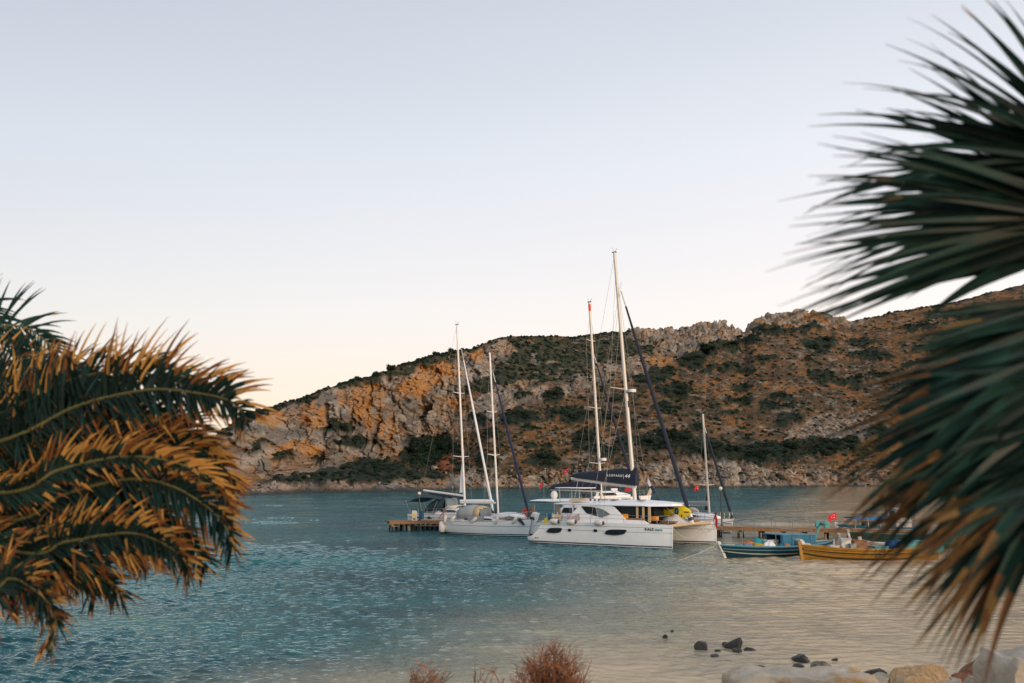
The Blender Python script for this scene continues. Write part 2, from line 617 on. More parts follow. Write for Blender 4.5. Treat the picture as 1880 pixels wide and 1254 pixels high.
WATER = water_material()
def build_sea():
    rows = list(np.arange(17, 60, .125))
    st = .125
    NU = 1000
    while rows[-1] < 640:
        st *= 1.0135
        rows.append(rows[-1] + st)
    rows = np.array(rows)
    step = np.gradient(rows)
    us = np.linspace(-.66, .66, NU)
    Yw = np.repeat(rows[:, None], NU, 1)
    Xw = Yw * us[None, :]
    stp = np.repeat(step[:, None], NU, 1)
    r = np.random.RandomState(4)
    Z = np.zeros_like(Xw)
    for k in range(64):
        lam = .42 * 3.1 ** r.rand() if k < 44 else 3.0 * (14 / 3.0) ** r.rand()
        th = r.normal(-.2, .6)
        kx, ky = sin(th) * 2 * pi / lam, cos(th) * 2 * pi / lam
        slope = .066 if k < 44 else .02
        fade = np.clip(lam / (stp * 2.6) - .6, 0, 1)
        if k >= 44:
            fade = fade * np.clip((stp - .35) / .6, .03, 1)
        wx = 1.1 * np.sin(Xw * .21 + k) + 1.3 * np.sin(Yw * .17 + k * 2)
        if lam > .8:
            fade = fade * np.clip((Yw - 24) / 42, .22, 1)
        Z += slope / (2 * pi / lam) * fade * np.sin(kx * Xw + ky * Yw + wx + r.rand() * 6.3)
    sh = Xw * 1.55 - Yw * .5 + 8 * sstep(33, 18, Yw) + (fbm(Xw * .08, Yw * .05, o=3, seed=200) - .5) * 26
    calm = 1.0 - .80 * sstep(-20, 14, sh)
    wind = .55 + .75 * sstep(.36, .62, fbm(Xw * .03, Yw * .05, o=4, seed=210))
    gust = .6 + .8 * fbm(Xw * .22, Yw * .16, o=3, seed=220)
    Z += r.normal(0, 1, Z.shape) * np.minimum(.02 * stp, .02) * sstep(.3, .9, stp)
    Z = Z * calm * wind * gust
    edge = sstep(0, .02, (us + .66) / 1.32) * sstep(1, .98, (us + .66) / 1.32)
    Z = Z * edge[None, :]
    Z[0] = Z[-1] = 0
    o = grid_mesh('sea', np.stack([Xw, Yw, Z], -1), [WATER])
    # flat open water all round the rippled bay, joined to the same sheet
    import bmesh
    bm = bmesh.new()
    bm.from_mesh(o.data)
    y0, y1 = rows[0], rows[-1]
    P_ = lambda x, y: bm.verts.new((x, y, 0))
    A, B, C_, D = P_(-.66 * y0, y0), P_(.66 * y0, y0), P_(.66 * y1, y1), P_(-.66 * y1, y1)
    E_, F_, G_, H_ = P_(-4000, -60), P_(4000, -60), P_(4000, 6500), P_(-4000, 6500)
    for f in ((E_, F_, B, A), (F_, G_, C_, B), (G_, H_, D, C_), (H_, E_, A, D)):
        fc = bm.faces.new(f)
        fc.normal_update()
        if fc.normal.z < 0:
            fc.normal_flip()
    bm.to_mesh(o.data)
    bm.free()
    return o
sea = build_sea()
tag(sea, 'blue teal rippled bay water turning sandy near the right shore', 'sea', kind='structure')

# ============================================================ HEADLAND
def attr_material(name, rough, nscale, amt, bump, bscale):
    m = bpy.data.materials.new(name)
    m.use_nodes = True
    nt = m.node_tree
    N, L = nt.nodes, nt.links
    b = N['Principled BSDF']
    b.inputs['Roughness'].default_value = rough
    b.inputs['Specular IOR Level'].default_value = 0.15
    at_ = N.new('ShaderNodeAttribute')
    at_.attribute_name = 'Col'
    g = N.new('ShaderNodeNewGeometry')
    n = N.new('ShaderNodeTexNoise')
    n.inputs['Scale'].default_value = nscale
    n.inputs['Detail'].default_value = 8
    n.inputs['Roughness'].default_value = 0.72
    L.new(g.outputs['Position'], n.inputs['Vector'])
    mr = N.new('ShaderNodeMapRange')
    mr.inputs[1].default_value = 0.18
    mr.inputs[2].default_value = 0.7
    mr.inputs[3].default_value = 1 - amt
    mr.inputs[4].default_value = 1 + amt
    L.new(n.outputs['Fac'], mr.inputs[0])
    vm = N.new('ShaderNodeVectorMath')
    vm.operation = 'SCALE'
    L.new(at_.outputs['Color'], vm.inputs[0])
    L.new(mr.outputs[0], vm.inputs['Scale'])
    L.new(vm.outputs[0], b.inputs['Base Color'])
    n2 = N.new('ShaderNodeTexNoise')
    n2.inputs['Scale'].default_value = bscale
    n2.inputs['Detail'].default_value = 8
    n2.inputs['Roughness'].default_value = 0.7
    L.new(g.outputs['Position'], n2.inputs['Vector'])
    bp = N.new('ShaderNodeBump')
    bp.inputs['Strength'].default_value = 1
    bp.inputs['Distance'].default_value = bump
    L.new(n2.outputs['Fac'], bp.inputs['Height'])
    L.new(bp.outputs[0], b.inputs['Normal'])
    return m

HILLM = attr_material('headland_ground', 0.95, 0.45, 0.35, 1.6, 0.5)
NC, NS, NB = 1250, 310, 26
PX = np.linspace(190, 2300, NC)
SKX = [190, 260, 330, 395, 440, 480, 520, 560, 620, 680, 740, 800, 850, 875, 900, 930, 1000, 1060, 1120, 1180, 1240, 1275, 1320, 1350, 1368, 1385, 1430, 1480, 1530, 1565, 1600, 1650, 1700, 1760, 1820, 1880, 2000, 2300]
SKY_ = [915, 880, 836, 799, 768, 751, 741, 728, 705, 689, 668, 652, 641, 636, 625, 618, 616, 617, 609, 602, 605, 593, 591, 601, 606, 586, 576, 571, 579, 589, 583, 571, 563, 551, 536, 520, 495, 430]
ridge = np.interp(PX, SKX, SKY_)
ridge = ridge + (fbm(PX / 26.0, PX * 0 + 3.3, o=4, seed=5) - 0.5) * 7
shore = np.interp(PX, [190, 450, 560, 700, 820, 900, 1000, 1200, 1500, 1880, 2300], [919, 908, 905, 902, 899, 897.5, 896.5, 895.5, 893.5, 891.5, 889])
ridge = np.minimum(ridge, shore - 3)
r0y = (627 - shore) / F
YS = (0 - CAM_H) / (SP + r0y * CP) * (CP - r0y * SP)
DD = np.interp(PX, [190, 330, 450, 650, 870, 1200, 1500, 2300], [15, 45, 80, 125, 160, 235, 300, 340])
S = np.linspace(0, 1, NS)
# how distance is shared out over the height: cliffs on the left, slopes on the right
cl = np.interp(PX, [380, 460, 800, 900], [0.9, 1.0, 1.0, 0.0])[None, :]
sS = S[:, None]
gw = np.where(sS < 0.07, 2.2, np.where(sS < 0.28, 2.3, np.where(sS < 0.82, 0.22, 1.3)))
g_left = gw
g_right = 0.75 + 0.5 * sS + 0 * cl
g_right = g_right * np.where(sS < 0.12, 0.45, 1.0)
INLET = (fbm(PX / 40.0, PX * 0 + 9.1, o=4, seed=8) - 0.5) * 16
G = cl * g_left + (1 - cl) * g_right
G = np.cumsum(G, 0)
G = (G - G[0]) / (G[-1] - G[0])
PYg = shore[None, :] + (ridge - shore)[None, :] * sS
PXg = np.repeat(PX[None, :], NS, 0)
Yg = YS[None, :] + DD[None, :] * G + INLET[None, :] * (1 - sS) ** 3
ry_ = (627 - PYg) / F
dy_, dz_ = CP - ry_ * SP, SP + ry_ * CP
Tt = Yg / dy_
Xg = (PXg - 940) / F * Tt
Zg = CAM_H + dz_ * Tt

def inpoly(px, py, poly, soft):
    """signed softness: 1 inside, 0 outside"""
    ins = np.zeros(px.shape, bool)
    dmin = np.full(px.shape, 1e9)
    n = len(poly)
    for i in range(n):
        x1, y1 = poly[i]
        x2, y2 = poly[(i + 1) % n]
        c = ((y1 > py) != (y2 > py)) & (px < (x2 - x1) * (py - y1) / ((y2 - y1) or 1e-9) + x1)
        ins ^= c
        dx, dy = x2 - x1, y2 - y1
        t = np.clip(((px - x1) * dx + (py - y1) * dy) / (dx * dx + dy * dy), 0, 1)
        dmin = np.minimum(dmin, np.hypot(px - x1 - t * dx, py - y1 - t * dy))
    sd_ = np.where(ins, dmin, -dmin)
    return sstep(-soft, soft, sd_)

wobx = (fbm(PXg / 18, PYg / 14, o=4, seed=21) - 0.5) * 34
woby = (fbm(PXg / 18, PYg / 14, o=4, seed=31) - 0.5) * 24
QX, QY = PXg + wobx, PYg + woby

CLIFF = [(330, 850), (395, 806), (445, 778), (500, 762), (560, 738), (610, 712), (680, 704), (760, 682), (845, 658), (880, 640), (925, 626), (945, 640), (925, 662), (880, 690), (850, 720), (840, 770), (810, 800), (765, 812), (730, 836), (655, 842), (640, 880), (560, 884), (480, 890), (400, 905), (330, 900)]
ROCKS = [
    [(760, 805), (800, 790), (850, 760), (880, 720), (930, 700), (1000, 706), (1080, 690), (1090, 720), (1010, 738), (940, 745), (900, 770), (850, 800), (800, 815)],
    [(1030, 700), (1085, 678), (1150, 655), (1200, 640), (1240, 650), (1225, 672), (1150, 690), (1080, 715)],
    [(1150, 600), (1240, 602), (1275, 590), (1345, 590), (1370, 604), (1385, 582), (1480, 566), (1570, 586), (1590, 594), (1500, 600), (1440, 606), (1380, 622), (1330, 640), (1290, 660), (1220, 640), (1150, 622)],
    [(880, 880), (960, 872), (1030, 862), (1110, 862), (1180, 850), (1250, 840), (1330, 842), (1420, 858), (1560, 866), (1700, 866), (1900, 860), (1900, 896), (880, 902)],
    [(1450, 790), (1500, 765), (1600, 755), (1640, 775), (1600, 800), (1500, 806), (1455, 806)],
    [(380, 892), (900, 886), (900, 906), (380, 912)],
    [(830, 880), (860, 860), (905, 868), (890, 896), (830, 898)],
]
cliff = inpoly(QX, QY, CLIFF, 3)
rock = cliff.copy()
for k, poly in enumerate(ROCKS):
    w = 1.0 if k in (2, 3, 5) else 0.8
    rock = np.maximum(rock, inpoly(QX, QY, poly, 3) * w)
crag = inpoly(QX, QY, ROCKS[2], 3)
patch = fbm(Xg / 14, Zg / 5, o=5, seed=41)
crag_n = fbm(Xg / 5.0, Zg / 3.0, Yg / 9.0, o=5, seed=44)
# rock breaks through irregularly
rock_b = rock * sstep(0.30, 0.46, patch + 0.32 * cliff + 0.24 * crag + 0.12)
rock_s = sstep(0.64, 0.70, fbm(Xg / 6, Zg / 1.8, o=5, seed=47)) * (PXg > 880) * 0.5   # thin stony ledges on the slopes
ROCK = np.clip(np.maximum(rock_b, rock_s), 0, 1)

SCRUB = [(915, 640), (935, 622), (1010, 619), (1120, 612), (1180, 606), (1240, 640), (1210, 648), (1150, 662), (1090, 690), (1000, 704), (930, 700), (880, 716), (850, 730), (860, 700), (900, 676)]
TOPG = [(395, 800), (440, 768), (500, 744), (620, 704), (740, 666), (850, 640), (915, 620), (915, 640), (850, 660), (740, 684), (620, 716), (560, 736), (440, 782), (395, 812)]
scrub = np.maximum(inpoly(QX, QY, SCRUB, 5), inpoly(QX, QY, TOPG, 2) * 0.9)
BUSH = [(690, 862, 62, 15), (790, 832, 48, 34), (560, 884, 80, 7), (640, 878, 60, 10), (740, 878, 90, 10), (620, 786, 28, 14), (640, 815, 30, 12), (470, 826, 10, 12), (520, 838, 18, 8), (585, 850, 12, 10),
        (951, 768, 36, 15), (1049, 763, 40, 15), (1019, 727, 22, 17), (1270, 663, 26, 14), (1304, 648, 22, 12), (1330, 636, 25, 10), (1375, 628, 25, 8), (1420, 612, 40, 7), (1470, 604, 30, 6), (1219, 685, 32, 11), (1195, 700, 26, 10), (1310, 678, 16, 7), (1342, 676, 20, 7), (1372, 685, 22, 7),
        (1508, 634, 32, 14), (1406, 659, 25, 7), (1236, 719, 32, 12), (1360, 714, 20, 8), (1440, 727, 24, 7), (1355, 738, 28, 9), (1223, 752, 30, 10), (1508, 692, 28, 11), (1415, 745, 22, 8), (1223, 812, 52, 20), (1300, 829, 44, 18), (1402, 833, 84, 17), (1490, 824, 48, 16), (1079, 806, 24, 18), (998, 846, 34, 14), (985, 822, 26, 8), (975, 786, 12, 6),
        (1440, 748, 16, 6), (1340, 762, 16, 5), (1450, 772, 25, 9), (1278, 785, 16, 6), (1250, 800, 24, 6), (1560, 820, 60, 14), (1640, 800, 50, 12), (1560, 700, 30, 8), (1640, 690, 40, 9), (1600, 655, 40, 7), (1720, 640, 40, 8), (1585, 632, 30, 6), (1120, 770, 22, 9), (1130, 738, 18, 7), (1170, 780, 18, 8), (960, 730, 18, 7), (905, 800, 20, 8), (895, 845, 20, 10), (880, 770, 14, 8), (840, 860, 24, 9), (1110, 830, 30, 10), (1150, 815, 22, 8), (1480, 660, 20, 6), (1690, 600, 40, 6), (1760, 580, 40, 6), (1800, 640, 50, 9)]
bush = np.zeros_like(PXg)
for bx, by, rx, ry in BUSH:
    d = ((QX - bx) / rx) ** 2 + ((QY - by) / ry) ** 2
    bush = np.maximum(bush, sstep(1.35, 0.75, d))

def C3(c):
    return np.array(c)[None, None, :]

def lerp(a, b, t):
    return a + (b - a) * t[..., None]

n1 = fbm(Xg / 20, Zg / 7, Yg / 30, o=5, seed=61)
n2 = fbm(Xg / 3.5, Zg / 1.6, Yg / 8, o=4, seed=62)
n3 = fbm(PXg / 9, PYg / 3.2, o=4, seed=63)
col = np.zeros(PXg.shape + (3,))
col = lerp(C3((0.095, 0.055, 0.028)), C3((0.20, 0.095, 0.032)), sstep(0.38, 0.62, n1))
col = lerp(col, C3((0.065, 0.048, 0.028)), sstep(0.46, 0.62, n3) * 0.75)
col = lerp(col, C3((0.20, 0.16, 0.12)), sstep(0.60, 0.72, n2) * 0.45)
# small scattered scrub coloured ground
sp = fbm(PXg / 5.5, PYg / 2.6, o=3, seed=66)
col = lerp(col, C3((0.018, 0.032, 0.022)), sstep(0.56, 0.62, sp) * 0.85)
scol = lerp(C3((0.022, 0.034, 0.020)), C3((0.062, 0.052, 0.030)), sstep(0.4, 0.65, fbm(PXg / 6, PYg / 3, o=3, seed=67)))
scol = lerp(scol, C3((0.12, 0.085, 0.05)), sstep(0.6, 0.7, n2) * 0.6)
col = lerp(col, scol, scrub)
# rock colours
pale = lerp(C3((0.18, 0.16, 0.135)), C3((0.36, 0.31, 0.255)), sstep(0.35, 0.65, fbm(Xg / 4, Zg / 4, o=5, seed=71)))
pale = lerp(pale, C3((0.13, 0.125, 0.12)), sstep(0.55, 0.68, fbm(Xg / 2.2, Zg / 4.0, o=4, seed=73)) * 0.6)
oran = lerp(C3((0.36, 0.155, 0.04)), C3((0.46, 0.24, 0.085)), n2)
om = np.zeros_like(PXg)
for bx, by, rx, ry in [(690, 745, 42, 55), (574, 762, 26, 34), (800, 682, 46, 18), (548, 832, 52, 24), (716, 788, 26, 36), (885, 652, 22, 18), (500, 770, 22, 12), (640, 726, 30, 14), (830, 740, 26, 18), (815, 862, 14, 12), (1210, 660, 26, 10), (1500, 585, 40, 10), (1445, 596, 20, 6), (760, 712, 40, 20), (440, 880, 40, 15)]:
    d = ((PXg + wobx * 0.9 - bx) / rx) ** 2 + ((PYg + woby * 1.4 - by) / ry) ** 2
    om = np.maximum(om, sstep(1.5, 0.3, d))
streak = fbm(Xg / 1.6, Zg / 14, o=4, seed=75)      # mineral streaks run down the face
om = om * sstep(0.33, 0.55, streak * 0.6 + 0.4 * fbm(Xg / 5, Zg / 5, o=3, seed=77) + 0.02)
om = np.maximum(om, 0.35 * sstep(0.55, 0.66, fbm(Xg / 5, Zg / 5, o=4, seed=79)))
rcol = lerp(pale, oran, np.clip(om, 0, 0.92))
rcol = lerp(rcol, C3((0.07, 0.05, 0.04)), cliff * sstep(0.62, 0.74, fbm(Xg / 1.2, Zg / 9, o=4, seed=81)) * 0.65)
low = sstep(1.4, 0.2, Zg)                            # wet rock at the waterline
col = lerp(col, rcol, ROCK)
bcol = lerp(C3((0.008, 0.018, 0.013)), C3((0.018, 0.030, 0.017)), n2)
col = lerp(col, bcol, bush * 0.93)
redp = inpoly(QX, QY, [(800, 850), (825, 838), (838, 860), (822, 880), (803, 872)], 3)
col = lerp(col, C3((0.26, 0.085, 0.035)), redp * 0.9)
beachp = inpoly(QX, QY, [(500, 890), (700, 886), (820, 884), (820, 898), (500, 906)], 2) * sstep(.4, .55, n1)
col = lerp(col, C3((0.24, 0.16, 0.10)), beachp * 0.7)
col = lerp(col, C3((0.03, 0.03, 0.03)), low * 0.85)

# relief
d1, d2, cid = worley(Xg / 15 + 0.9 * fbm(Xg / 8, Zg / 8, o=4, seed=83), Zg / 22 + 0.3 * fbm(Xg / 5, Zg / 5, o=3, seed=84), 3)
e1, e2, cid2 = worley(Xg / 5.5 + 1.1 * fbm(Xg / 3, Zg / 3, o=2, seed=85), Zg / 4.5 + Yg / 12, 4)
f1, f2, cid3 = worley(Xg / 1.9, Zg / 1.4 + Yg / 5, 6)
rk = np.clip(np.maximum(rock, ROCK * 0.6), 0, 1)
mix_c = sstep(0.42, 0.58, fbm(Xg / 12, Zg / 9, o=3, seed=86))
colmn = fbm(Xg / 5.0, Zg / 26, Yg / 40, o=5, seed=92)
dispY = cliff * ((cid - 0.5) * 3.6 - 2.6 * np.exp(-((d2 - d1) / 0.05) ** 2) + (colmn - 0.5) * 15) + rk * (0.25 + 0.75 * mix_c) * ((cid2 - 0.5) * 2.6 - 1.3 * np.exp(-((e2 - e1) / 0.07) ** 2)) * (1 - .45 * cliff)
dispY += rk * ((cid3 - 0.5) * 1.2) * (.35 + .65 * mix_c) + rk * (fbm(Xg / 1.7, Zg / 2.4, Yg / 9, o=3, seed=93) - .5) * 3.2 - rk * 2.4 * np.clip(1 - np.abs(2 * fbm(Xg / 6.5, Zg / 10, o=5, seed=94) - 1) * 9, 0, 1) - rk * 1.3 * np.clip(1 - np.abs(2 * fbm(Xg / 2.6, Zg / 2.6 + Xg / 7, o=4, seed=98) - 1) * 7, 0, 1) + (fbm(Xg / 9, Zg / 5, Yg / 14, o=5, seed=87) - 0.5) * (3 + 6 * cliff)
dispZ = crag * ((cid2 - 0.5) * 2.2 + (cid3 - 0.5) * 0.9 + (crag_n - 0.5) * 6) + (1 - cliff) * ((fbm(Xg / 7, Yg / 9, o=5, seed=88) - 0.5) * 2.2 + ROCK * (cid3 - 0.3) * 0.9)
dispZ += bush * (0.8 + 2.2 * (n2 - 0.35))
cave = np.zeros_like(PXg)
for bx, by, rx, ry, rot, dep in [(768, 756, 26, 11, -0.5, 9), (676, 735, 4, 34, 0.05, 6), (690, 795, 4, 30, 0.2, 5), (597, 770, 6, 36, 0.0, 6), (712, 700, 4, 20, 0.2, 3), (945, 712, 10, 8, 0, 4), (560, 745, 3, 22, 0, 3), (445, 840, 5, 18, 0, 4), (487, 865, 3, 26, -.2, 4)]:
    ux, uy = PXg + wobx * 0.35 - bx, PYg + woby * 0.3 - by
    a_ = ux * cos(rot) + uy * sin(rot)
    b_ = -ux * sin(rot) + uy * cos(rot)
    cave = np.maximum(cave, dep * sstep(1.4, 0.5, (a_ / rx) ** 2 + (b_ / ry) ** 2))
edge = sstep(0.0, 0.03, sS) * sstep(1.0, 0.975, sS) + 0.15
Yg2 = Yg - dispY * edge + cave
Xg2 = Xg + (rk * (cid2 - 0.5) * 1.2) * edge
Zg2 = Zg + dispZ * (sstep(0.0, 0.05, sS) + 0 * Zg)
Zg2[0, :] = -3.0
Zg2[1, :] = np.minimum(Zg2[1, :], 0.15)
# behind the ridge
bk = np.linspace(0, 1, NB + 1)[1:, None]
Xb = Xg2[-1][None, :] + (Xg2[-1] / Yg2[-1])[None, :] * 260 * bk
Yb = Yg2[-1][None, :] + 260 * bk
Zb = Zg2[-1][None, :] * (1 - bk ** 1.3) - 4 * bk + (fbm(Xb / 20, Yb / 20, o=3, seed=90) - 0.5) * 3 * (1 - bk) - 2.2 * np.minimum(1, bk * 4)
P = np.stack([np.vstack([Xg2, Xb]), np.vstack([Yg2, Yb]), np.vstack([Zg2, Zb])], -1)
cols = np.concatenate([col, np.repeat(col[-1:], NB, 0)], 0)
hill = grid_mesh('headland_hill', P, [HILLM], cols)
tag(hill, 'rocky headland with orange cliffs and dry scrub slopes across the bay', 'hill', kind='structure')

def on_hill(px, py):
    c = (px - PX[0]) / (PX[-1] - PX[0]) * (NC - 1)
    c = min(max(int(round(c)), 0), NC - 1)
    s_ = (shore[c] - py) / (shore[c] - ridge[c])
    if s_ < 0.0 or s_ > 1.0:
        return None
    r_ = int(round(s_ * (NS - 1)))
    return Vector((Xg2[r_, c], Yg2[r_, c], Zg2[r_, c])), r_, c

# ---- shrubs
LEAFD = mat('hill_scrub_leaves', (0.008, 0.020, 0.013), 0.9, var=0.45, scale=0.6, spec=0.1, coord='Object')
LEAFM = mat('hill_scrub_leaves_olive', (0.032, 0.036, 0.019), 0.9, var=0.45, scale=0.6, spec=0.1)

def shrub_mesh(seed, flat):
    r = random.Random(seed)
    mb = MB()
    lobes = [(r.uniform(-.6, .6), r.uniform(-.6, .6), r.uniform(0.1, .45) * flat, r.uniform(.35, .6)) for _ in range(6)]
    for (a, b, c, q) in lobes:
        mb.ball((a, b, c), (q * .8, q * .8, q * .75 * flat), 7, 5, 0, 0.18, r)
    for _ in range(330):
        a, b, c, q = r.choice(lobes)
        th, ph = r.uniform(0, 2 * pi), math.asin(r.uniform(-0.2, 1))
        rr = q * r.uniform(.75, 1.15)
        p = Vector((a + rr * cos(ph) * cos(th), b + rr * cos(ph) * sin(th), c + rr * sin(ph) * flat))
        u = Vector((r.gauss(0, 1), r.gauss(0, 1), r.gauss(0, 1))).normalized()
        w = u.cross(Vector((r.gauss(0, 1), r.gauss(0, 1), r.gauss(0, 1)))).normalized()
        s_ = r.uniform(.05, .12)
        mb.add([p - u * s_, p + w * s_ * .7, p + u * s_, p - w * s_ * .7], [(0, 1, 2, 3)], r.choice((0, 0, 1)))
    return mb.build('shrub', [LEAFD, LEAFM], smooth=False)

protos = [shrub_mesh(100 + k, 0.75 + 0.1 * (k % 4)) for k in range(6)]
pmesh = [o.data for o in protos]
for o in protos:
    bpy.data.objects.remove(o)
n_sh = 0
def put_shrub(px, py, rad, hgt, label, group, name='shrub', catg='shrub', sink=0.25):
    global n_sh
    q = on_hill(px, py)
    if q is None:
        return None
    p = q[0]
    o = bpy.data.objects.new(name, rng.choice(pmesh))
    o.location = p - Vector((0, 0, hgt * sink))
    o.scale = (rad, rad * rng.uniform(.7, 1), hgt)
    o.rotation_euler = (0, 0, rng.uniform(0, 6.28))
    COL.objects.link(o)
    tag(o, label, catg, group)
    n_sh += 1
    return o

SL = 'dark green evergreen shrub of a dense thicket on the dry headland slope'
SG = 'dark green shrubs in the thickets on the headland'
for bx, by, rx, ry in BUSH:
    n = max(3, int(rx * ry / 100))
    for k in range(n):
        if n_sh >= 285:
            break
        a = rng.uniform(0, 6.28)
        q = sqrt(rng.random()) * .8
        px, py = bx + rx * q * cos(a), by + ry * q * sin(a)
        Yd = on_hill(px, py)
        if Yd is None:
            continue
        m_per = Yd[0].y / F
        s_ = min(rx, ry * 1.6) * m_per * rng.uniform(.35, .7)
        wh = ('at the foot of the orange cliff above the left shore' if px < 690 else 'below the tall cliff behind the two left masts' if px < 870 else
              'below the skyline crags on the upper right slope' if py < 672 and px > 1180 else 'in the dark band just above the right shore rocks' if py > 788 and px > 1180 else
              'on the middle slope right of the tallest mast' if px > 1180 else 'behind the two catamaran masts' if px > 1075 else 'on the slope between the left and the catamaran masts')
        put_shrub(px, py, s_ * 1.15, s_ * .75, 'dark green evergreen shrub ' + wh, 'dark green shrubs ' + wh)
# bushes standing on the skyline
for px, r_, lab in [(476, 2.6, 'round dark bush alone on the skyline at the low left end of the headland'),
                    (690, 3.4, 'bushy dark tree on the skyline above the tall orange cliff'),
                    (718, 3.6, 'broad dark tree on the skyline just uphill of the bushy one over the cliff'),
                    (655, 2.2, 'small dark bush on the skyline left of the bushy trees above the cliff'),
                    (776, 2.2, 'low dark bush on the skyline close left of the tallest left mast'),
                    (800, 2.6, 'rounded dark bush on the skyline against the left side of the tallest left mast'),
                    (828, 3.2, 'wide dark bush on the skyline beside the top of the left masts'),
                    (870, 1.8, 'tiny dark bush on the skyline right of the tallest left mast')]:
    c = int((px - PX[0]) / (PX[-1] - PX[0]) * (NC - 1))
    o = put_shrub(px, ridge[c] + 1.5, r_ * .8, r_ * .9, lab, 'bushes on the skyline', 'skyline_bush', 'bush', 0.1)

def put_small(mb, p, s, r, mi):
    k = r.randint(5, 6)
    top = p + Vector((r.uniform(-.3, .3) * s, r.uniform(-.3, .3) * s, s * r.uniform(.5, .9)))
    base = [p + Vector((s * cos(2 * pi * i / k + r.random() * .6) * r.uniform(.7, 1.2), s * sin(2 * pi * i / k) * r.uniform(.7, 1.2), r.uniform(-.2, .25) * s)) for i in range(k)]
    mid = [b * 0.55 + top * 0.45 + Vector((r.uniform(-.25, .25) * s, r.uniform(-.25, .25) * s, r.uniform(0, .35) * s)) for b in base]
    fs = []
    for i in range(k):
        j = (i + 1) % k
        fs.append((i, j, k + j, k + i))
        fs.append((k + i, k + j, 2 * k))
    mb.add(base + mid + [top], fs, mi)

mbs = MB()
r_ = random.Random(5)
for _ in range(15000):
    px, py = r_.uniform(400, 1900), r_.uniform(560, 893)
    q = on_hill(px, py)
    if q is None:
        continue
    p, i, j = q
    w = 0.16 + 0.9 * scrub[i, j] + .5 * bush[i, j] + (.5 if sp[i, j] > .55 else 0)
    w *= (1 - 0.93 * cliff[i, j]) * (1 - .7 * ROCK[i, j])
    if r_.random() > w:
        continue
    put_small(mbs, p, r_.uniform(.45, 1.25) * (1.0 if p.y < 480 else 1.25), r_, 0 if r_.random() < .72 else 1)
# the ragged skyline
for _ in range(700):
    px = r_.uniform(400, 1860)
    c = int((px - PX[0]) / (PX[-1] - PX[0]) * (NC - 1))
    if crag[-3, c] > .3:
        continue
    q = on_hill(px, ridge[c] + r_.uniform(0.2, 3))
    if q:
        put_small(mbs, q[0], r_.uniform(.4, 1.3), r_, 0)
tag(mbs.build('hillside_scrub', [LEAFD, LEAFM], smooth=False), 'low green and olive scrub dotted all over the dry headland', 'scrub', kind='stuff')

# ---- stones
STONE = mat('pale_limestone', (0.25, 0.22, 0.18), 0.9, var=0.25, scale=0.8, bump=0.1, bscale=3, spec=0.2)
STONE2 = mat('warm_limestone', (0.24, 0.165, 0.10), 0.9, var=0.25, scale=0.8, bump=0.1, bscale=3, spec=0.2)
def stone_mesh(seed, name='boulder', mts=(STONE,)):
    import bmesh
    r = random.Random(seed)
    bm = bmesh.new()
    bmesh.ops.create_icosphere(bm, subdivisions=2, radius=1.0)
    dirs = [(Vector((r.gauss(0, 1), r.gauss(0, 1), r.gauss(0, 1))).normalized(), r.uniform(.4, .75)) for _ in range(11)]
    for v in bm.verts:
        p = v.co.copy()
        for d, q in dirs:
            t = p.dot(d)
            if t > q:
                p -= d * (t - q) * .97
        v.co = p + Vector((r.uniform(-1, 1), r.uniform(-1, 1), r.uniform(-1, 1))) * .07
    me = bpy.data.meshes.new(name)
    bm.to_mesh(me)
    bm.free()
    for m_ in mts:
        me.materials.append(m_)
    o = bpy.data.objects.new(name, me)
    COL.objects.link(o)
    return o

sprot = [stone_mesh(200 + k, 'boulder', (STONE if k % 3 else STONE2,)) for k in range(6)]
smesh = [o.data for o in sprot]
for o in sprot:
    bpy.data.objects.remove(o)

def put_boulder(px, py, s, label, group, name='boulder', catg='boulder', sz=.8, sink=.3):
    q = on_hill(px, py)
    if q is None:
        return
    o = bpy.data.objects.new(name, rng.choice(smesh))
    o.location = q[0] + Vector((0, -s * .3, s * sz * (.5 - sink)))
    o.scale = (s * rng.uniform(.8, 1.2), s * rng.uniform(.7, 1), s * sz)
    o.rotation_euler = (rng.uniform(-.3, .3), rng.uniform(-.3, .3), rng.uniform(0, 6.3))
    COL.objects.link(o)
    tag(o, label, catg, group)

for px, py, s, lab in [(739, 770, 2.6, 'pale pointed boulder leaning below the dark cleft in the cliff'), (757, 778, 2.0, 'pale block right of the pointed boulder under the cliff cleft'),
                       (727, 806, 2.6, 'pale grey rounded boulder at the foot of the orange cliff'), (478, 802, 2.4, 'big pale boulder near the left end of the cliffs'),
                       (470, 880, 2.2, 'tall pale shore block at the left end of the headland'), (798, 866, 2.0, 'pale rock beside the red earth patch above the shore')]:
    put_boulder(px, py, s, lab, None, sz=.95)
for px, py, s in [(1276, 597, 6), (1290, 595, 6), (1303, 596, 7), (1330, 596, 7), (1342, 600, 6), (1250, 606, 5), (1215, 606, 4), (1190, 605, 4), (1376, 604, 6), (1388, 594, 8), (1402, 590, 8), (1418, 584, 8),
                  (1436, 582, 9), (1455, 580, 9), (1472, 578, 9), (1490, 577, 9), (1508, 580, 8), (1525, 585, 7), (1545, 590, 6), (1562, 592, 5), (1330, 612, 6), (1310, 612, 6), (1350, 618, 5), (1290, 614, 5), (1380, 612, 6),
                  (1405, 602, 7), (1430, 598, 7), (1460, 596, 7), (1490, 594, 7), (1310, 630, 5), (1295, 640, 4), (1330, 625, 5)]:
    put_boulder(px + rng.uniform(-3, 3), py, s * .34, 'pale weathered crag boulder of the rocky outcrop on the headland skyline', 'crag boulders on the skyline outcrop', name='crag_boulder', sz=1.0, sink=.3)
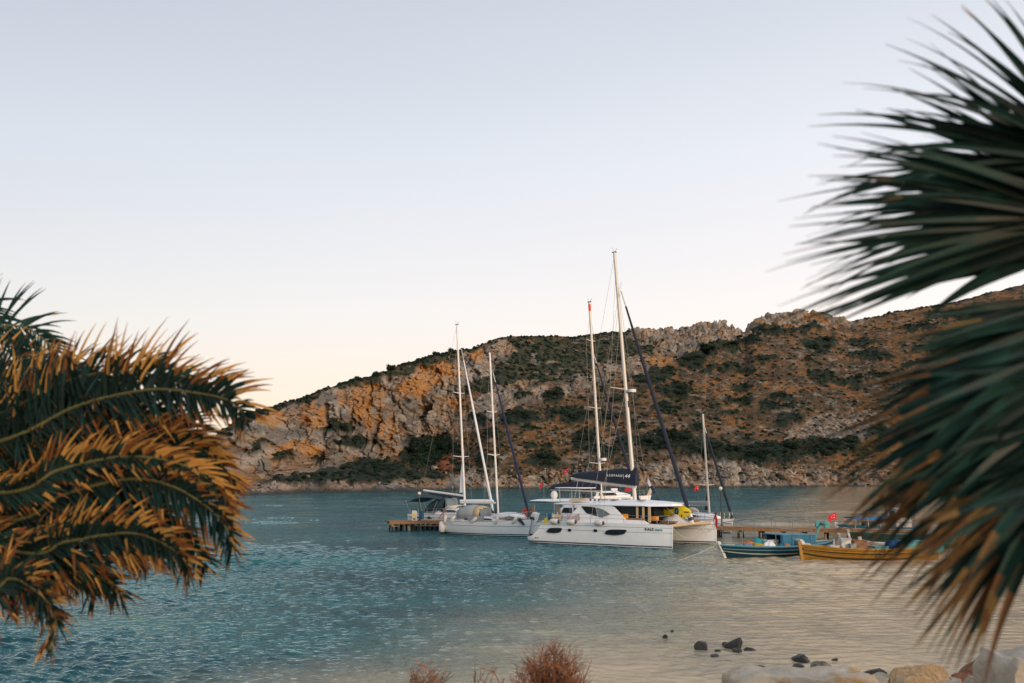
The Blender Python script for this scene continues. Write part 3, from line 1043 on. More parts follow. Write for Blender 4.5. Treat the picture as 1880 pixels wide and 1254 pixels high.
# tumbled wall on the slope
rw = thing('ruined_wall', 'ruined dry stone wall of pale blocks high on the brown slope', 'wall', on_hill(1520, 785)[0], 0)
rwi = rw.location.copy()
for k in range(150):
    px = rng.uniform(1440, 1630)
    base = np.interp(px, [1440, 1500, 1560, 1630], [802, 792, 778, 770])
    py = base + rng.gauss(0, 6.5)
    q = on_hill(px, py)
    if q is None:
        continue
    o = bpy.data.objects.new('stone', rng.choice(smesh))
    s_ = rng.uniform(.7, 1.6)
    o.location = q[0] - rwi + Vector((0, -.3, s_ * .2))
    o.scale = (s_ * 1.2, s_, s_ * .7)
    o.rotation_euler = (rng.uniform(-.2, .2), rng.uniform(-.2, .2), rng.uniform(0, 6.3))
    o.parent = rw
    COL.objects.link(o)
mbr = MB()
r_ = random.Random(9)
def rubble(px, py, s, mi):
    q = on_hill(px, py)
    if q is None:
        return
    c = q[0] + Vector((0, -.1, s * .15))
    d = [Vector((sx * r_.uniform(.3, 1.2), sy * r_.uniform(.3, 1.2), sz * r_.uniform(.3, .9))) * s for sz in (-1, 1) for sx, sy in ((-1, -1), (1, -1), (1, 1), (-1, 1))]
    mbr.add([c + v for v in d], [(3, 2, 1, 0), (4, 5, 6, 7), (0, 1, 5, 4), (1, 2, 6, 5), (2, 3, 7, 6), (3, 0, 4, 7)], mi)
for _ in range(16000):
    px, py = r_.uniform(395, 1900), r_.uniform(580, 898)
    q = on_hill(px, py)
    if q is None:
        continue
    i, j = q[1], q[2]
    w = .05 + .25 * rock[i, j] * (1 - .8 * cliff[i, j]) + (.3 if py > 855 and px > 850 else 0) + (.3 if py > 885 else 0) + (.10 if rock_s[i, j] > .3 else 0)
    w *= (1 - .8 * bush[i, j]) * (1 - .97 * cliff[i, j])
    if r_.random() < w:
        rubble(px, py, min(.75, abs(r_.gauss(0.12, .22)) + .1), r_.choice((0, 0, 1)))
tag(mbr.build('hillside_rubble', [STONE, STONE2], smooth=False), 'pale broken stones scattered over slope and rocky far shore', 'rubble', kind='stuff')

# ============================================================ NEAR BANK
bx_ = np.linspace(-22, 26, 220)
by_ = np.linspace(-8, 27, 170)
BX, BY = np.meshgrid(bx_, by_)
def bank_z(x, y):
    return np.interp(y, [-8, 5, 7, 10, 14, 18, 21, 23, 27], [3.45, 3.4, 3.2, 2.35, 1.45, 0.62, 0.1, -.35, -1.0])
BZ = bank_z(BX, BY) + (fbm(BX / 2.2, BY / 2.2, o=5, seed=95) - .5) * .35
bc = lerp(C3((0.20, 0.15, 0.10)), C3((0.32, 0.25, 0.17)), fbm(BX / 1.5, BY / 1.5, o=5, seed=96))
BANKM = attr_material('bank_ground', 0.95, 3, 0.3, 0.05, 9)
bank = grid_mesh('shore_ground', np.stack([BX, BY, BZ], -1), [BANKM], bc)
tag(bank, 'sandy stony bank sloping down to the near water', 'ground', kind='structure')
# ============================================================ PIER
DECK_Z = 0.9
pier_pts = [Vector((-11.45, 96.3, 0)), Vector((-3.5, 98.0, 0)), Vector((6, 95.2, 0)), Vector((17.0, 86.3, 0)), Vector((28, 81.6, 0)), Vector((43, 75.5, 0))]
PW = 2.3
pier = thing('wooden_pier', 'long low timber pier on dark piles behind the moored boats', 'pier', (0, 0, 0))
planks = MB()
piles_spec = []
r_ = random.Random(31)
for k in range(len(pier_pts) - 1):
    a, b = pier_pts[k], pier_pts[k + 1]
    d = (b - a)
    L_ = d.length
    d.normalize()
    nrm = Vector((-d.y, d.x, 0))
    yaw = atan2(d.y, d.x)
    n = int(L_ / 0.2)
    for i in range(n):
        c = a + d * (i + .5) * (L_ / n)
        ext = r_.uniform(-.06, .06)
        planks.box((c.x, c.y, DECK_Z - .03 + r_.uniform(-.008, .008)), (L_ / n - .025, PW + ext, .06), rz=yaw)
    for s in (-1, 1):
        m_ = (a + b) / 2 + nrm * s * (PW / 2 - .03)
        mb = MB().box((m_.x, m_.y, DECK_Z - .175), (L_ + .1, .09, .22), rz=yaw)
        mb.build('edge_beam', WOOD, pier, bevel=.01)
    m_ = (a + b) / 2
    MB().box((m_.x, m_.y, DECK_Z - .19), (L_, .14, .2), rz=yaw).build('centre_beam', WOODDK, pier)
    t = .25
    while t < L_:
        for s in (-1, 1):
            p = a + d * t + nrm * s * (PW / 2 - .25)
            piles_spec.append((p, yaw, s))
        c = a + d * t
        MB().box((c.x, c.y, DECK_Z - .37), (.14, PW - .1, .14), rz=yaw).build('cross_beam', WOODLT if r_.random() < .4 else WOODDK, pier)
        t += .5 if k == 0 else 1.7
tag(planks.build('deck_planks', WOOD, pier, smooth=False), None, None, kind='stuff')
for p, yaw, s in piles_spec:
    lean = r_.uniform(-.22, .22) * (1.4 if p.x < -3 else .8)
    mb = MB()
    rr = r_.uniform(.08, .14)
    mb.tube([(p.x + lean, p.y + r_.uniform(-.08, .08), -1.2), (p.x + lean * .3, p.y, 0), (p.x - lean * .1, p.y, DECK_Z - .3)], [rr * 1.15, rr, rr * .9], 7)
    mb.build('pile', WOODDK if r_.random() < .85 else WOODLT, pier)
# low stringer seen under the left end
a, b = pier_pts[0], pier_pts[1]
d = (b - a).normalized()
nrm = Vector((-d.y, d.x, 0))
q0, q1 = a + d * 2.4 - nrm * 1.0, a + d * 5.0 - nrm * 1.0
MB().tube([(q0.x, q0.y, .48), (q1.x, q1.y, .42)], .05, 6).build('brace', WOODLT, pier)
q0, q1 = a + d * .2 - nrm * 1.05, a + d * .9 - nrm * 1.05
MB().tube([(q0.x, q0.y, .42), (q1.x, q1.y, .45)], .045, 6).build('brace', WOODLT, pier)

def lamp_post(px, Y, h, label):
    p = at(px, 940, Y)
    t = thing('lamp_post', label, 'lamp post', (p.x, p.y, DECK_Z), 0, 'lamp posts on the pier')
    MB().tube([(0, 0, 0), (-.03, 0, h * .5), (-.05, 0, h)], [.07, .055, .045], 8).build('post', DARKMETAL, t)
    MB().tube([(0, 0, 0), (0, 0, .1)], .13, 8).build('base_plate', DARKMETAL, t)
    mb = MB().ball((-.05, 0, h + .14), .16, 12, 8)
    mb.build('lamp_globe', FENDER, t)
    MB().tube([(-.05, 0, h), (.18, 0, h + .05), (.2, 0, h - .12)], .025, 5).build('bracket', DARKMETAL, t)
lamp_post(770.5, 96.4, 2.35, 'black lamp post with a white globe on the left end of the pier')
lamp_post(1325, 86.0, 2.95, 'black lamp post with a white globe on the pier beside the catamaran bow')

p = at(761, 950, 96.1)
t = thing('power_pedestal', 'white power and water pedestal with yellow sockets on the pier end', 'pedestal', (p.x, p.y, DECK_Z), 0)
MB().prism([(-.24, 0), (.24, 0), (.24, .78), (.10, .92), (-.24, .92)], -.16, .16).build('cabinet', BOXWHITE, t, bevel=.02)
for k, m_ in enumerate((BLACKP, YELLOW, YELLOW)):
    MB().box((0.0, -.175, .17 + .22 * k), (.2, .03, .13)).build('socket', m_, t, bevel=.008)
MB().tube([(-.1, 0, .92), (-.12, 0, 1.12)], .035, 6).build('stub', DARKMETAL, t)
p = at(774.5, 950, 96.8)
t = thing('blue_bin', 'dark blue drum just behind the left pier lamp post', 'drum', (p.x, p.y, DECK_Z), 0)
MB().tube([(0, 0, .1), (0, 0, .8)], [.2, .22], 10).build('body', TEALCL, t)
MB().tube([(0, 0, .8), (0, 0, .86)], .24, 10).build('lid', DARKMETAL, t)

# ============================================================ BOATS
def loft_hull(t, xs, zk, zd, yc, hw, levels, exps, mats, rake=0.5, stern_rake=0.0, name='hull', deckm=None, camber=.06, tuck=0.0):
    """xs stations stern to bow; zk, zd, yc, hw functions of x; levels: fraction list 0..1 (or absolute z as ('z', v)); material index per band"""
    rs = []
    x0, x1 = xs[0], xs[-1]
    for x in xs:
        K, D, c, h = zk(x), zd(x), yc(x), hw(x)
        side = []
        for lv in levels:
            z = max(K, min(D, lv[1])) if isinstance(lv, tuple) else K + (D - K) * lv
            f = ((z - K) / max(D - K, 1e-3))
            w = h * (f ** exps)
            u = (x - x0) / (x1 - x0)
            xx = x - rake * (1 - (z / max(D, .1))) * max(0, u - .55) ** 2 / .2025 * (1 if z > -1 else 1)
            xx += stern_rake * (1 - z / max(D, .1)) * max(0, .18 - u) / .18
            side.append((xx, w, z))
        ring = [(p[0], c - p[1], p[2]) for p in side] + [(p[0], c + p[1], p[2]) for p in side[::-1]]
        rs.append(ring)
    nl = len(levels)
    band = mats['bands']
    def mf(i, k):
        if k < nl - 1:
            return band[k]
        if k == nl - 1:
            return mats['deck']
        if k < 2 * nl - 1:
            return band[2 * nl - 2 - k]
        return band[0]
    mb = MB()
    mb.rings(rs, 0, True, True, mf)
    return mb.build(name, mats['list'], t, angle=30)

def flag_mesh(w, h, seed=1, droop=0.0):
    mb = MB()
    n = 10
    vs, fs = [], []
    for i in range(n + 1):
        u = i / n
        for j in range(5):
            v = j / 4
            vs.append((-u * w * (1 - droop * .5), .05 * sin(u * 9 + seed + v) * (0.3 + u), v * h - droop * u * u * w * .9 - .04 * sin(u * 6 + seed)))
    for i in range(n):
        for j in range(4):
            a = i * 5 + j
            fs.append((a, a + 5, a + 6, a + 1))
    mb.add(vs, fs)
    return mb

def turkish_flag(loc, w, rz, label, staff=None, droop=0.3, tilt=0.0, seed=1, group='red flags with white crescent and star'):
    t = thing('flag', label, 'flag', loc, rz, group)
    t.rotation_euler = (0, tilt, rz)
    h = w * .67
    flag_mesh(w, h, seed, droop).build('cloth', REDM, t)
    # crescent and star
    def surf(u, v, off):
        return (-u * w * (1 - droop * .5), .05 * sin(u * 9 + seed + v) * (0.3 + u) + off, v * h - droop * u * u * w * .9 - .04 * sin(u * 6 + seed))
    for off in (-.012, .012):
        mb = MB()
        o, i_ = [], []
        for k in range(17):
            a = radians(38) + (2 * pi - radians(76)) * k / 16
            o.append((.36 - .165 * cos(a), .5 + .25 * sin(a)))
            i_.append((.395 - .13 * cos(a), .5 + .198 * sin(a)))
        vs = [surf(*p, off) for p in o] + [surf(*p, off) for p in i_]
        mb.add(vs, [(k, k + 1, 18 + k, 17 + k) for k in range(16)])
        star = []
        for k in range(10):
            rr = .10 if k % 2 == 0 else .042
            a = pi + 2 * pi * k / 10
            star.append(surf(.565 + rr * .67 * cos(a), .5 + rr * sin(a), off))
        cen = surf(.565, .5, off)
        mb.add(star + [cen], [(k, (k + 1) % 10, 10) for k in range(10)])
        mb.build('emblem', WHITEP, t, smooth=False)
    if staff:
        MB().tube([(0.01, 0, -staff), (0.01, 0, h + .08)], .018, 6).build('staff', LINE, t)
    return t

def rail(t, pts, zs, r=.013, m=None):
    for z in zs:
        MB().tube([(x, y, b + z) for x, y, b in pts], r, 5).build('lifeline', m or WIRE, t)

def stanchions(t, pts, h=.62):
    for x, y, b in pts:
        MB().tube([(x, y, b), (x, y, b + h)], .017, 5).build('stanchion', STEEL, t)

def mast_parts(t, base, top, r0, r1, spreaders, m, tip=None, lean_m=None):
    b, q = Vector(base), Vector(top)
    path = [b + (q - b) * k / 6 for k in range(7)]
    rs = [r0 + (r1 - r0) * k / 6 for k in range(7)]
    mast = MB().tube(path, rs, 10).build('mast', m, t)
    if tip:
        MB().tube([b + (q - b) * .955, b + (q - b) * .99], r1 * 1.18, 10).build('mast_tip_band', tip, t)
    MB().tube([q, q + Vector((0.25, 0, .32))], .014, 4).build('wind_vane', DARKMETAL, t)
    MB().tube([q, q + Vector((-.18, 0, .45))], .012, 4).build('aerial', WIRE, t)
    MB().box(q + Vector((0, 0, .03)), (.34, .14, .07)).build('masthead', DARKMETAL, t)
    for f, hl, sw in spreaders:
        c = b + (q - b) * f
        for s in (-1, 1):
            MB().tube([c, c + Vector((-sw, s * hl, .08))], [.045, .03], 6).build('spreader', m, t)
    return mast

def shrouds(t, base, top, spreaders, chain_y, chain_x, zdeck, m=None, r=.012):
    b, q = Vector(base), Vector(top)
    fr = q * .93 + b * .07
    for s in (-1, 1):
        pts = [fr]
        for f, hl, sw in sorted(spreaders, reverse=True):
            c = b + (q - b) * f
            pts.append(c + Vector((-sw, s * hl, .08)))
        pts.append(Vector((chain_x, s * chain_y, zdeck)))
        MB().tube(pts, r, 4).build('shroud', m or WIRE, t)
        if spreaders:
            f, hl, sw = sorted(spreaders)[0]
            MB().tube([b + (q - b) * f, Vector((chain_x + .3, s * chain_y * .95, zdeck))], r * .9, 4).build('shroud', m or WIRE, t)

def furled(t, top, bot, r, m, name='furled_headsail', white_top=True):
    a, b = Vector(top), Vector(bot)
    n = 14
    path = [a + (b - a) * k / n for k in range(n + 1)]
    rs = [r * (0.45 + .75 * min(1, k / 6)) * (1 + .06 * (k % 2)) for k in range(n + 1)]
    rs[-1] = r * .7
    o = MB().tube(path[1:], rs[1:], 8).build(name, m, t)
    MB().tube([a + (a - b) * .0, path[1]], r * .4, 6).build('forestay_swivel', MAST, t)
    MB().tube([b + (a - b).normalized() * .1, b - (a - b).normalized() * .12], r * 1.7, 10).build('furling_drum', DARKMETAL, t)
    return o

# ---------------------------------------------------------------- main catamaran
YAW1 = radians(-34)
cat = thing('catamaran', 'large white sailing catamaran with navy boom bag and black hull windows, nearest of the yachts', 'catamaran', (8.07, 78.98, 0), radians(-37))
cat.scale = (1, 1.1, 1)

def cat_hull(t, side, inner_m, sc=1.0):
    def zd(x):
        return float(np.interp(x / sc, [-5.65, -5.2, -4.75, -4.35, -3.4, 0, 4, 6.5], [.44, .52, .95, 1.42, 1.60, 1.66, 1.64, 1.60])) * sc
    def zk(x):
        return float(np.interp(x / sc, [-5.65, -5.0, -3, 4, 6.5], [.12, -.12, -.45, -.45, -.42]))
    def hw(x):
        u = x / sc
        w = .80 if u < 1 else .80 * (1 - ((u - 1) / 5.5) ** 2.3)
        return max(.03, w) * sc
    def yc(x):
        u = x / sc
        return side * (2.82 + (0.30 * max(0, (u - 1) / 5.5) ** 1.6)) * sc
    xs = [sc * v for v in (-5.65, -5.35, -5.1, -4.85, -4.6, -4.35, -4.0, -3.4, -2.5, -1.5, -.5, .5, 1.5, 2.3, 3, 3.7, 4.3, 4.8, 5.3, 5.7, 6.0, 6.25, 6.42, 6.5)]
    levels = [0.0, ('z', -.15), ('z', .03), ('z', .08), ('z', .17), ('z', .22), ('z', .40), ('z', .8 * sc), ('z', 1.06 * sc), ('z', 1.09 * sc), ('z', 1.40 * sc), ('z', 1.425 * sc), 0.97, 1.0]
    bands = [1, 1, 0, 1, 0, 0, 0, 0, 2, 0, 2, 0, 0, 0]
    return loft_hull(t, xs, zk, zd, yc, hw, levels, .13, {'list': [GEL, ANTIFOUL, LINE, GEL2], 'bands': bands, 'deck': 3}, rake=.06, name='hull')

cat_hull(cat, -1, None)
cat_hull(cat, 1, None)
def hull_y(x):            # outer face of the near hull
    w = .80 if x < 1 else .80 * (1 - ((x - 1) / 5.5) ** 2.3)
    return -(2.82 + (0.30 * max(0, (x - 1) / 5.5) ** 1.6)) - w
def hull_patch(t, pts, m, name, off=.012, th=.02):
    """a thin panel set into the near hull side; pts are x, z"""
    outer = [(x, hull_y(x) * 1.0 - off, z) for x, z in pts]
    inner = [(x, hull_y(x) + th, z) for x, z in pts]
    n = len(pts)
    mb = MB()
    mb.add(outer + inner, [tuple(range(n)), tuple(range(n, 2 * n))[::-1]] + [(i, i + n, (i + 1) % n + n, (i + 1) % n) for i in range(n)])
    return mb.build(name, m, t, smooth=False)
def rounded(pts, k=4, q=.28):
    out = []
    n = len(pts)
    for i in range(n):
        p0, p1, p2 = Vector(pts[i - 1]), Vector(pts[i]), Vector(pts[(i + 1) % n])
        a, b = p1 + (p0 - p1) * q, p1 + (p2 - p1) * q
        for j in range(k + 1):
            s = j / k
            out.append(tuple(a * (1 - s) ** 2 + p1 * 2 * s * (1 - s) + b * s * s))
    return out
hull_patch(cat, rounded([(-3.92, .83), (-3.6, 1.17), (-2.42, 1.20), (-2.62, .86), (-3.2, .78)]), GLASS, 'hull_window')
hull_patch(cat, rounded([(1.22, .86), (1.50, 1.20), (3.16, 1.25), (2.85, .90), (2.1, .80)]), GLASS, 'hull_window')
hull_patch(cat, rounded([(-1.92, .95), (-1.92, 1.15), (-1.64, 1.15), (-1.64, .95)]), GLASS, 'porthole')
hull_patch(cat, rounded([(.32, .99), (.32, 1.19), (.62, 1.19), (.62, .99)]), GLASS, 'porthole')
for x in (-4.9, -4.72):
    hull_patch(cat, rounded([(x, .36), (x, .44), (x + .07, .44), (x + .07, .36)]), BLACKP, 'exhaust_port')
def hull_text(body, x, z, size, m, sx=1.0, bold=0.0):
    ang = atan2(hull_y(x + .8) - hull_y(x), .8)
    return text(body, size, (x, hull_y(x) - .025, z), (pi / 2, 0, ang), m, cat, 'name_lettering', sx=sx, bold=bold, space=1.06)
hull_text('KALE', 4.50, 1.22, .25, BLACKP, 1.1, .006)
hull_text('maru', 5.24, 1.22, .25, TEALP, 1.0, .008)
# bridge deck, cockpit, foredeck net, cross beam
MB().prism([(-4.5, .95), (-4.2, .75), (2.4, .72), (2.9, 1.0), (2.7, 1.5), (-4.5, 1.5)], -2.1, 2.1).build('bridge_deck', GEL, cat, bevel=.03)
MB().box((-3.7, 0, 1.72), (1.1, 3.4, .42)).build('cockpit_seat', GEL2, cat, bevel=.04)
MB().prism([(2.65, -2.1), (2.65, 2.1), (5.95, 2.75), (5.95, -2.75)], 1.43, 1.45, 'xy').build('trampoline', GREYCL, cat)
MB().tube([(6.05, -3.05, 1.52), (6.12, -1.2, 1.56), (6.15, 0, 1.58), (6.12, 1.2, 1.56), (6.05, 3.05, 1.52)], .11, 10).build('cross_beam', BEIGE, cat)  # warm evening light on the beam is put into its beige colour
MB().box((4.6, 0, 1.52), (3.1, .34, .1)).build('walkway', GEL2, cat, bevel=.02)
MB().prism([(6.05, 1.6), (6.3, 1.6), (6.3, 2.0), (6.15, 2.35), (6.0, 2.35)], -.09, .09).build('bow_fitting', GEL, cat, bevel=.02)
MB().box((6.15, 0, 2.42), (.18, .16, .12)).build('bow_light', DARKMETAL, cat)
# coachroof side arches (both sides), dark saloon, posts, roof
ARCH = [(-2.62, 1.62), (-2.35, 2.0), (-2.1, 2.35), (-1.75, 2.68), (-1.3, 2.9), (-1.0, 2.94), (1.2, 2.86), (1.45, 2.76), (1.95, 2.3), (2.5, 1.80), (2.75, 1.62)]
for s in (-1, 1):
    y0, y1 = (-2.70, -2.52) if s < 0 else (2.52, 2.70)
    MB().prism(ARCH, y0, y1).build('cabin_side', GEL, cat, bevel=.02)
    MB().prism([(-2.9, 1.60), (3.9, 1.60), (4.3, 1.66), (3.9, 1.86), (2.7, 1.88), (-2.3, 1.70)], y0 - .08 * -s * 0 - .03, y1 + .0).build('coaming', GEL2, cat, bevel=.02)
    ym = -2.712 if s < 0 else 2.712
    MB().prism(rounded([(-1.40, 2.80), (-.12, 2.74), (.02, 2.06), (-.95, 2.30)], 3, .16), ym, ym + s * .02).build('cabin_window', GLASS, cat, smooth=False)
    MB().prism(rounded([(-.06, 2.73), (.60, 2.56), (1.16, 2.24), (.42, 1.98), (.08, 2.05)], 3, .16), ym, ym + s * .02).build('cabin_window', GLASS2, cat, smooth=False)
    for x, w in ((3.22, .16), (3.72, .15), (4.22, .2)):
        MB().box((x, s * 2.42, 2.28), (w, .07, 1.14)).build('window_post', BEIGE, cat, bevel=.01)
MB().prism([(-1.9, 1.6), (-1.2, 2.86), (3.7, 2.86), (3.5, 1.6)], -2.36, 2.36).build('dark_saloon_block', GLASS, cat)  # solid block: tinted panes and the unlit saloon interior in one dark colour
MB().prism([(3.5, 1.6), (3.6, 2.8), (4.05, 2.8), (4.15, 1.6)], -1.6, 2.2).build('forward_glazing', GLASS, cat)
MB().box((3.0, -2.44, 1.94), (1.7, .12, .14)).build('wood_coaming', TEAK, cat, bevel=.01)
MB().box((5.0, .5, 1.72), (1.2, 3.6, .16)).build('forward_coaming', TEAK, cat, bevel=.02)
rs = []
for x, w, zt in [(-4.45, 1.9, 2.96), (-4.3, 2.25, 2.99), (-3.6, 2.48, 3.02), (-2.3, 2.6, 3.10), (-1.2, 2.72, 3.18), (0, 2.8, 3.24), (1.8, 2.82, 3.25), (3.2, 2.78, 3.18), (4.1, 2.62, 3.12), (4.6, 2.3, 3.09), (5.1, 1.75, 3.06), (5.45, 1.2, 3.04), (5.65, .6, 3.01)]:
    zb = 2.86
    ring = []
    for k in range(13):
        a = -1 + 2 * k / 12
        ring.append((x - .25 * abs(a) ** 2 * (1 if x > 4 else 0), a * w, zb + .05 + (zt - zb - .05) * (1 - abs(a) ** 3.2)))
    ring += [(x, w * .97, zb), (x, -w * .97, zb)]
    rs.append(ring)
MB().rings(rs).build('coachroof', GEL2, cat, angle=45)
MB().box((-1.5, -1.9, 3.12), (.9, .4, .1)).build('helm_console', GEL2, cat, bevel=.03)
for x, y in ((-3.75, -2.2), (-3.75, 2.2), (-2.4, -2.3)):
    MB().box((x, y, 2.25), (.13, .16, 1.3)).build('roof_post', WOODLT if x == -3.75 else GEL2, cat, bevel=.02)
for x, y in ((-.3, -1.4), (.6, -1.4), (.2, .8), (2.8, -1.2), (2.8, 1.2)):
    MB().box((x, y, 3.27), (.5, .5, .05)).build('roof_hatch', GLASS, cat, bevel=.01)
for x in (-1.0, -.6, -.25):
    MB().tube([(x, -2.1, 3.18), (x, -2.1, 3.32)], .07, 8).build('winch', DARKMETAL, cat)
# helm canopy
MB().prism(rounded([(-4.15, -2.45), (-4.15, -.6), (-1.35, -.6), (-1.35, -2.45)], 4, .2), 4.09, 4.15, 'xy').build('helm_canopy', GEL2, cat, bevel=.015)
for x, y in ((-3.6, -2.3), (-3.6, -.8), (-1.8, -2.3), (-1.8, -.8)):
    MB().tube([(x, y, 3.05), (x - .05, y, 4.1)], .03, 6).build('canopy_pole', STEEL, cat)
MB().tube([(-3.6, -2.3, 3.1), (-2.7, -2.3, 3.1), (-2.7, -2.3, 2.3)], .02, 5).build('grab_rail', STEEL, cat)
# rig
mb_, mt_ = (1.50, 0, 3.2), (-.02, 0, 22.45)
SPR1 = [(.437, 1.55, .35)]
mast_parts(cat, mb_, mt_, .155, .115, SPR1, MAST)
c = Vector(mb_).lerp(Vector(mt_), .43)
MB().tube([c + Vector((.55, 0, -.1)), c + Vector((.55, 0, .12))], .3, 12).build('radar_dome', WHITEMAST, cat)
MB().box(c + Vector((.25, 0, -.12)), (.5, .1, .05)).build('radar_bracket', DARKMETAL, cat)
MB().box(c + Vector((.2, 0, -1.0)), (.14, .14, .5)).build('steaming_light', DARKMETAL, cat)
shrouds(cat, mb_, mt_, SPR1, 3.35, -.1, 1.7)
shrouds(cat, mb_, (mt_[0] + .35, 0, 18.2), [], 3.3, .9, 1.7)
furled(cat, (.55, 0, 19.3), (6.15, 0, 1.95), .12, NAVY)
MB().tube([(0, 0, 22.3), (-3.9, 0, 4.9)], .011, 4).build('topping_lift', WIRE, cat)
for y in (-.2, .2):
    MB().tube([(.55, y * .3, 20), (-1.5, y * 2, 8.5), (-2.6, y * 1.5, 5.3)], .010, 4).build('lazy_jack', WIRE, cat)
MB().tube([(1.6, 0, 4.22), (-4.2, 0, 4.84)], .15, 10).build('boom', MAST, cat)
MB().tube([(-3.6, 0, 4.7), (-4.0, 0, 3.1)], .02, 4).build('mainsheet', ROPE, cat)
BAG = [(-4.25, 4.98), (-4.15, 5.14), (-3.5, 5.28), (-2.4, 5.38), (-1.0, 5.47), (.4, 5.54), (1.2, 5.56), (1.62, 5.60), (1.72, 5.50), (1.72, 4.32), (-4.1, 4.93)]
rs = []
for x in [-4.28, -4.1, -3.5, -2.6, -1.6, -.6, .4, 1.1, 1.5, 1.72]:
    zt = float(np.interp(x, [-4.28, -4.1, -3.5, -2.4, -1, .4, 1.2, 1.5, 1.72], [5.0, 5.16, 5.3, 5.4, 5.5, 5.57, 5.58, 5.66, 5.6]))
    zb = 4.84 + (x + 4.2) * (-.62 / 5.8) + .09
    w = .24 if x > -4 else .1
    rs.append([(x, -w, zb), (x, -w * 1.15, zb + (zt - zb) * .4), (x, -w * .8, zb + (zt - zb) * .8), (x, 0, zt + .03 * sin(x * 5)), (x, w * .8, zb + (zt - zb) * .8), (x, w * 1.15, zb + (zt - zb) * .4), (x, w, zb)])
MB().rings(rs[::-1]).build('sail_bag', NAVY, cat, angle=60)
text('LEOPARD', .235, (-.72, -.34, 5.0), (pi / 2, radians(2), 0), WHITEP, cat, 'sail_bag_lettering', space=1.5, bold=.004)
text('44', .38, (.84, -.34, 4.90), (pi / 2, radians(2), 0), WHITEP, cat, 'sail_bag_lettering', space=1.05, bold=.006, sx=1.15, shear=.2)
MB().box((.74, -.325, 4.98), (.02, .01, .36)).build('sail_bag_divider', WHITEP, cat)
# lifelines
near = [(-3.9, -3.5, 1.62), (-2.6, -3.55, 1.62), (-1.3, -3.55, 1.64), (0, -3.55, 1.66), (1.4, -3.53, 1.66), (2.8, -3.5, 1.65), (4.2, -3.45, 1.63), (5.4, -3.35, 1.62), (6.2, -3.2, 1.6)]
far = [(x, -y, z) for x, y, z in near]
for ln in (near, far):
    stanchions(cat, ln)
    rail(cat, ln, (.32, .60))
for s in (-1, 1):
    MB().tube([(5.4, s * 3.35, 2.22), (6.2, s * 3.2, 2.3), (6.3, s * 2.8, 2.1), (5.9, s * 2.5, 1.6)], .018, 5).build('bow_rail', STEEL, cat)
def sag(a, b, d, n=12):
    a, b = Vector(a), Vector(b)
    return [a.lerp(b, k / n) - Vector((0, 0, d * 4 * (k / n) * (1 - k / n))) for k in range(n + 1)]
MB().tube(sag((6.35, -2.9, 1.42), (5.9, 2.45, 1.35), .8), .028, 5).build('bow_bridle', ROPE, cat)
MB().tube(sag((6.05, 2.55, 1.15), (6.42, 3.0, 1.5), .4), .022, 5).build('bow_line', ROPE, cat)

# loose things on and around the main catamaran
for k, (x, lab) in enumerate([(-3.05, 'white fender with navy ends lying nearest the catamaran stern'), (-1.55, 'white fender with navy ends in the middle of the catamaran deck edge'), (.88, 'white fender with navy ends lying below the catamaran saloon window')]):
    t = thing('fender', lab, 'fender', wp(cat, x, -3.74, 1.66), YAW1 + rng.uniform(-.05, .05), 'fenders on the catamaran')
    MB().tube([(-.42, 0, 0), (-.36, 0, 0), (-.28, 0, 0), (.28, 0, 0), (.36, 0, 0)], [.05, .12, .19, .19, .14], 12).build('body', FENDER, t, angle=60)
    MB().tube([(.30, 0, 0), (.38, 0, 0), (.43, 0, 0)], [.175, .13, .05], 12).build('end_cap', NAVYP, t, angle=60)
    MB().tube([(.38, 0, 0), (.42, .12, .2), (.4, .16, .5)], .012, 4).build('lanyard', ROPE, t)

def drape(t_name, label, catg, w, h, m, loc, rz, group=None, seed=0, thick=.03):
    """cloth hung over a rail"""
    mb = MB()
    n = 12
    r = random.Random(seed)
    top, bot = [], []
    hh = [h * r.uniform(.65, 1.0) for _ in range(n + 1)]
    vs, fs = [], []
    for i in range(n + 1):
        x = (i / n - .5) * w
        fold = .045 * sin(i * 1.9 + seed)
        sagz = -.16 * w * (1 - (2 * i / n - 1) ** 2)
        for (y, z) in ((thick + fold, -hh[i] * .5 + sagz), (thick, -.03 + sagz), (0, .01 + sagz), (-thick, -.03 + sagz), (-thick - fold, -hh[i] * .55 + sagz), (-thick - fold * 1.6, -hh[i] + sagz)):
            vs.append((x, y, z))
    for i in range(n):
        for j in range(5):
            a = i * 6 + j
            fs.append((a, a + 6, a + 7, a + 1))
    mb.add(vs, fs)
    o = mb.build(t_name, m, None, angle=70)
    o.location = loc
    o.rotation_euler = (0, 0, rz)
    sm = o.modifiers.new('solid', 'SOLIDIFY')
    sm.thickness = .02
    tag(o, label, catg, group)
    return o
drape('towel', 'mauve towel hung over the lifeline left of the big catamaran window', 'towel', 1.05, .62, CLOTHP, wp(cat, -1.45, -3.55, 2.28), YAW1, seed=2)
drape('towel', 'cream towel hung on the lifeline nearer the catamaran stern', 'towel', 1.0, .5, CLOTHC, wp(cat, -3.0, -3.4, 2.25), YAW1, seed=5)
drape('towel', 'blue towel hanging by the wooden cockpit post', 'towel', .3, .75, TEALCL, wp(cat, -4.0, -3.0, 2.32), YAW1, seed=7)
o = MB().prism(rounded([(-.16, 0), (.16, 0), (.17, .3), (.06, .42), (-.12, .42)]), -.12, .12).build('jerry_can', YELLOW, None, bevel=.02)
o.location = wp(cat, -4.35, -3.0, 1.44)
o.rotation_euler = (0, 0, YAW1)
tag(o, 'yellow jerry can standing on the catamaran stern step', 'jerry can')
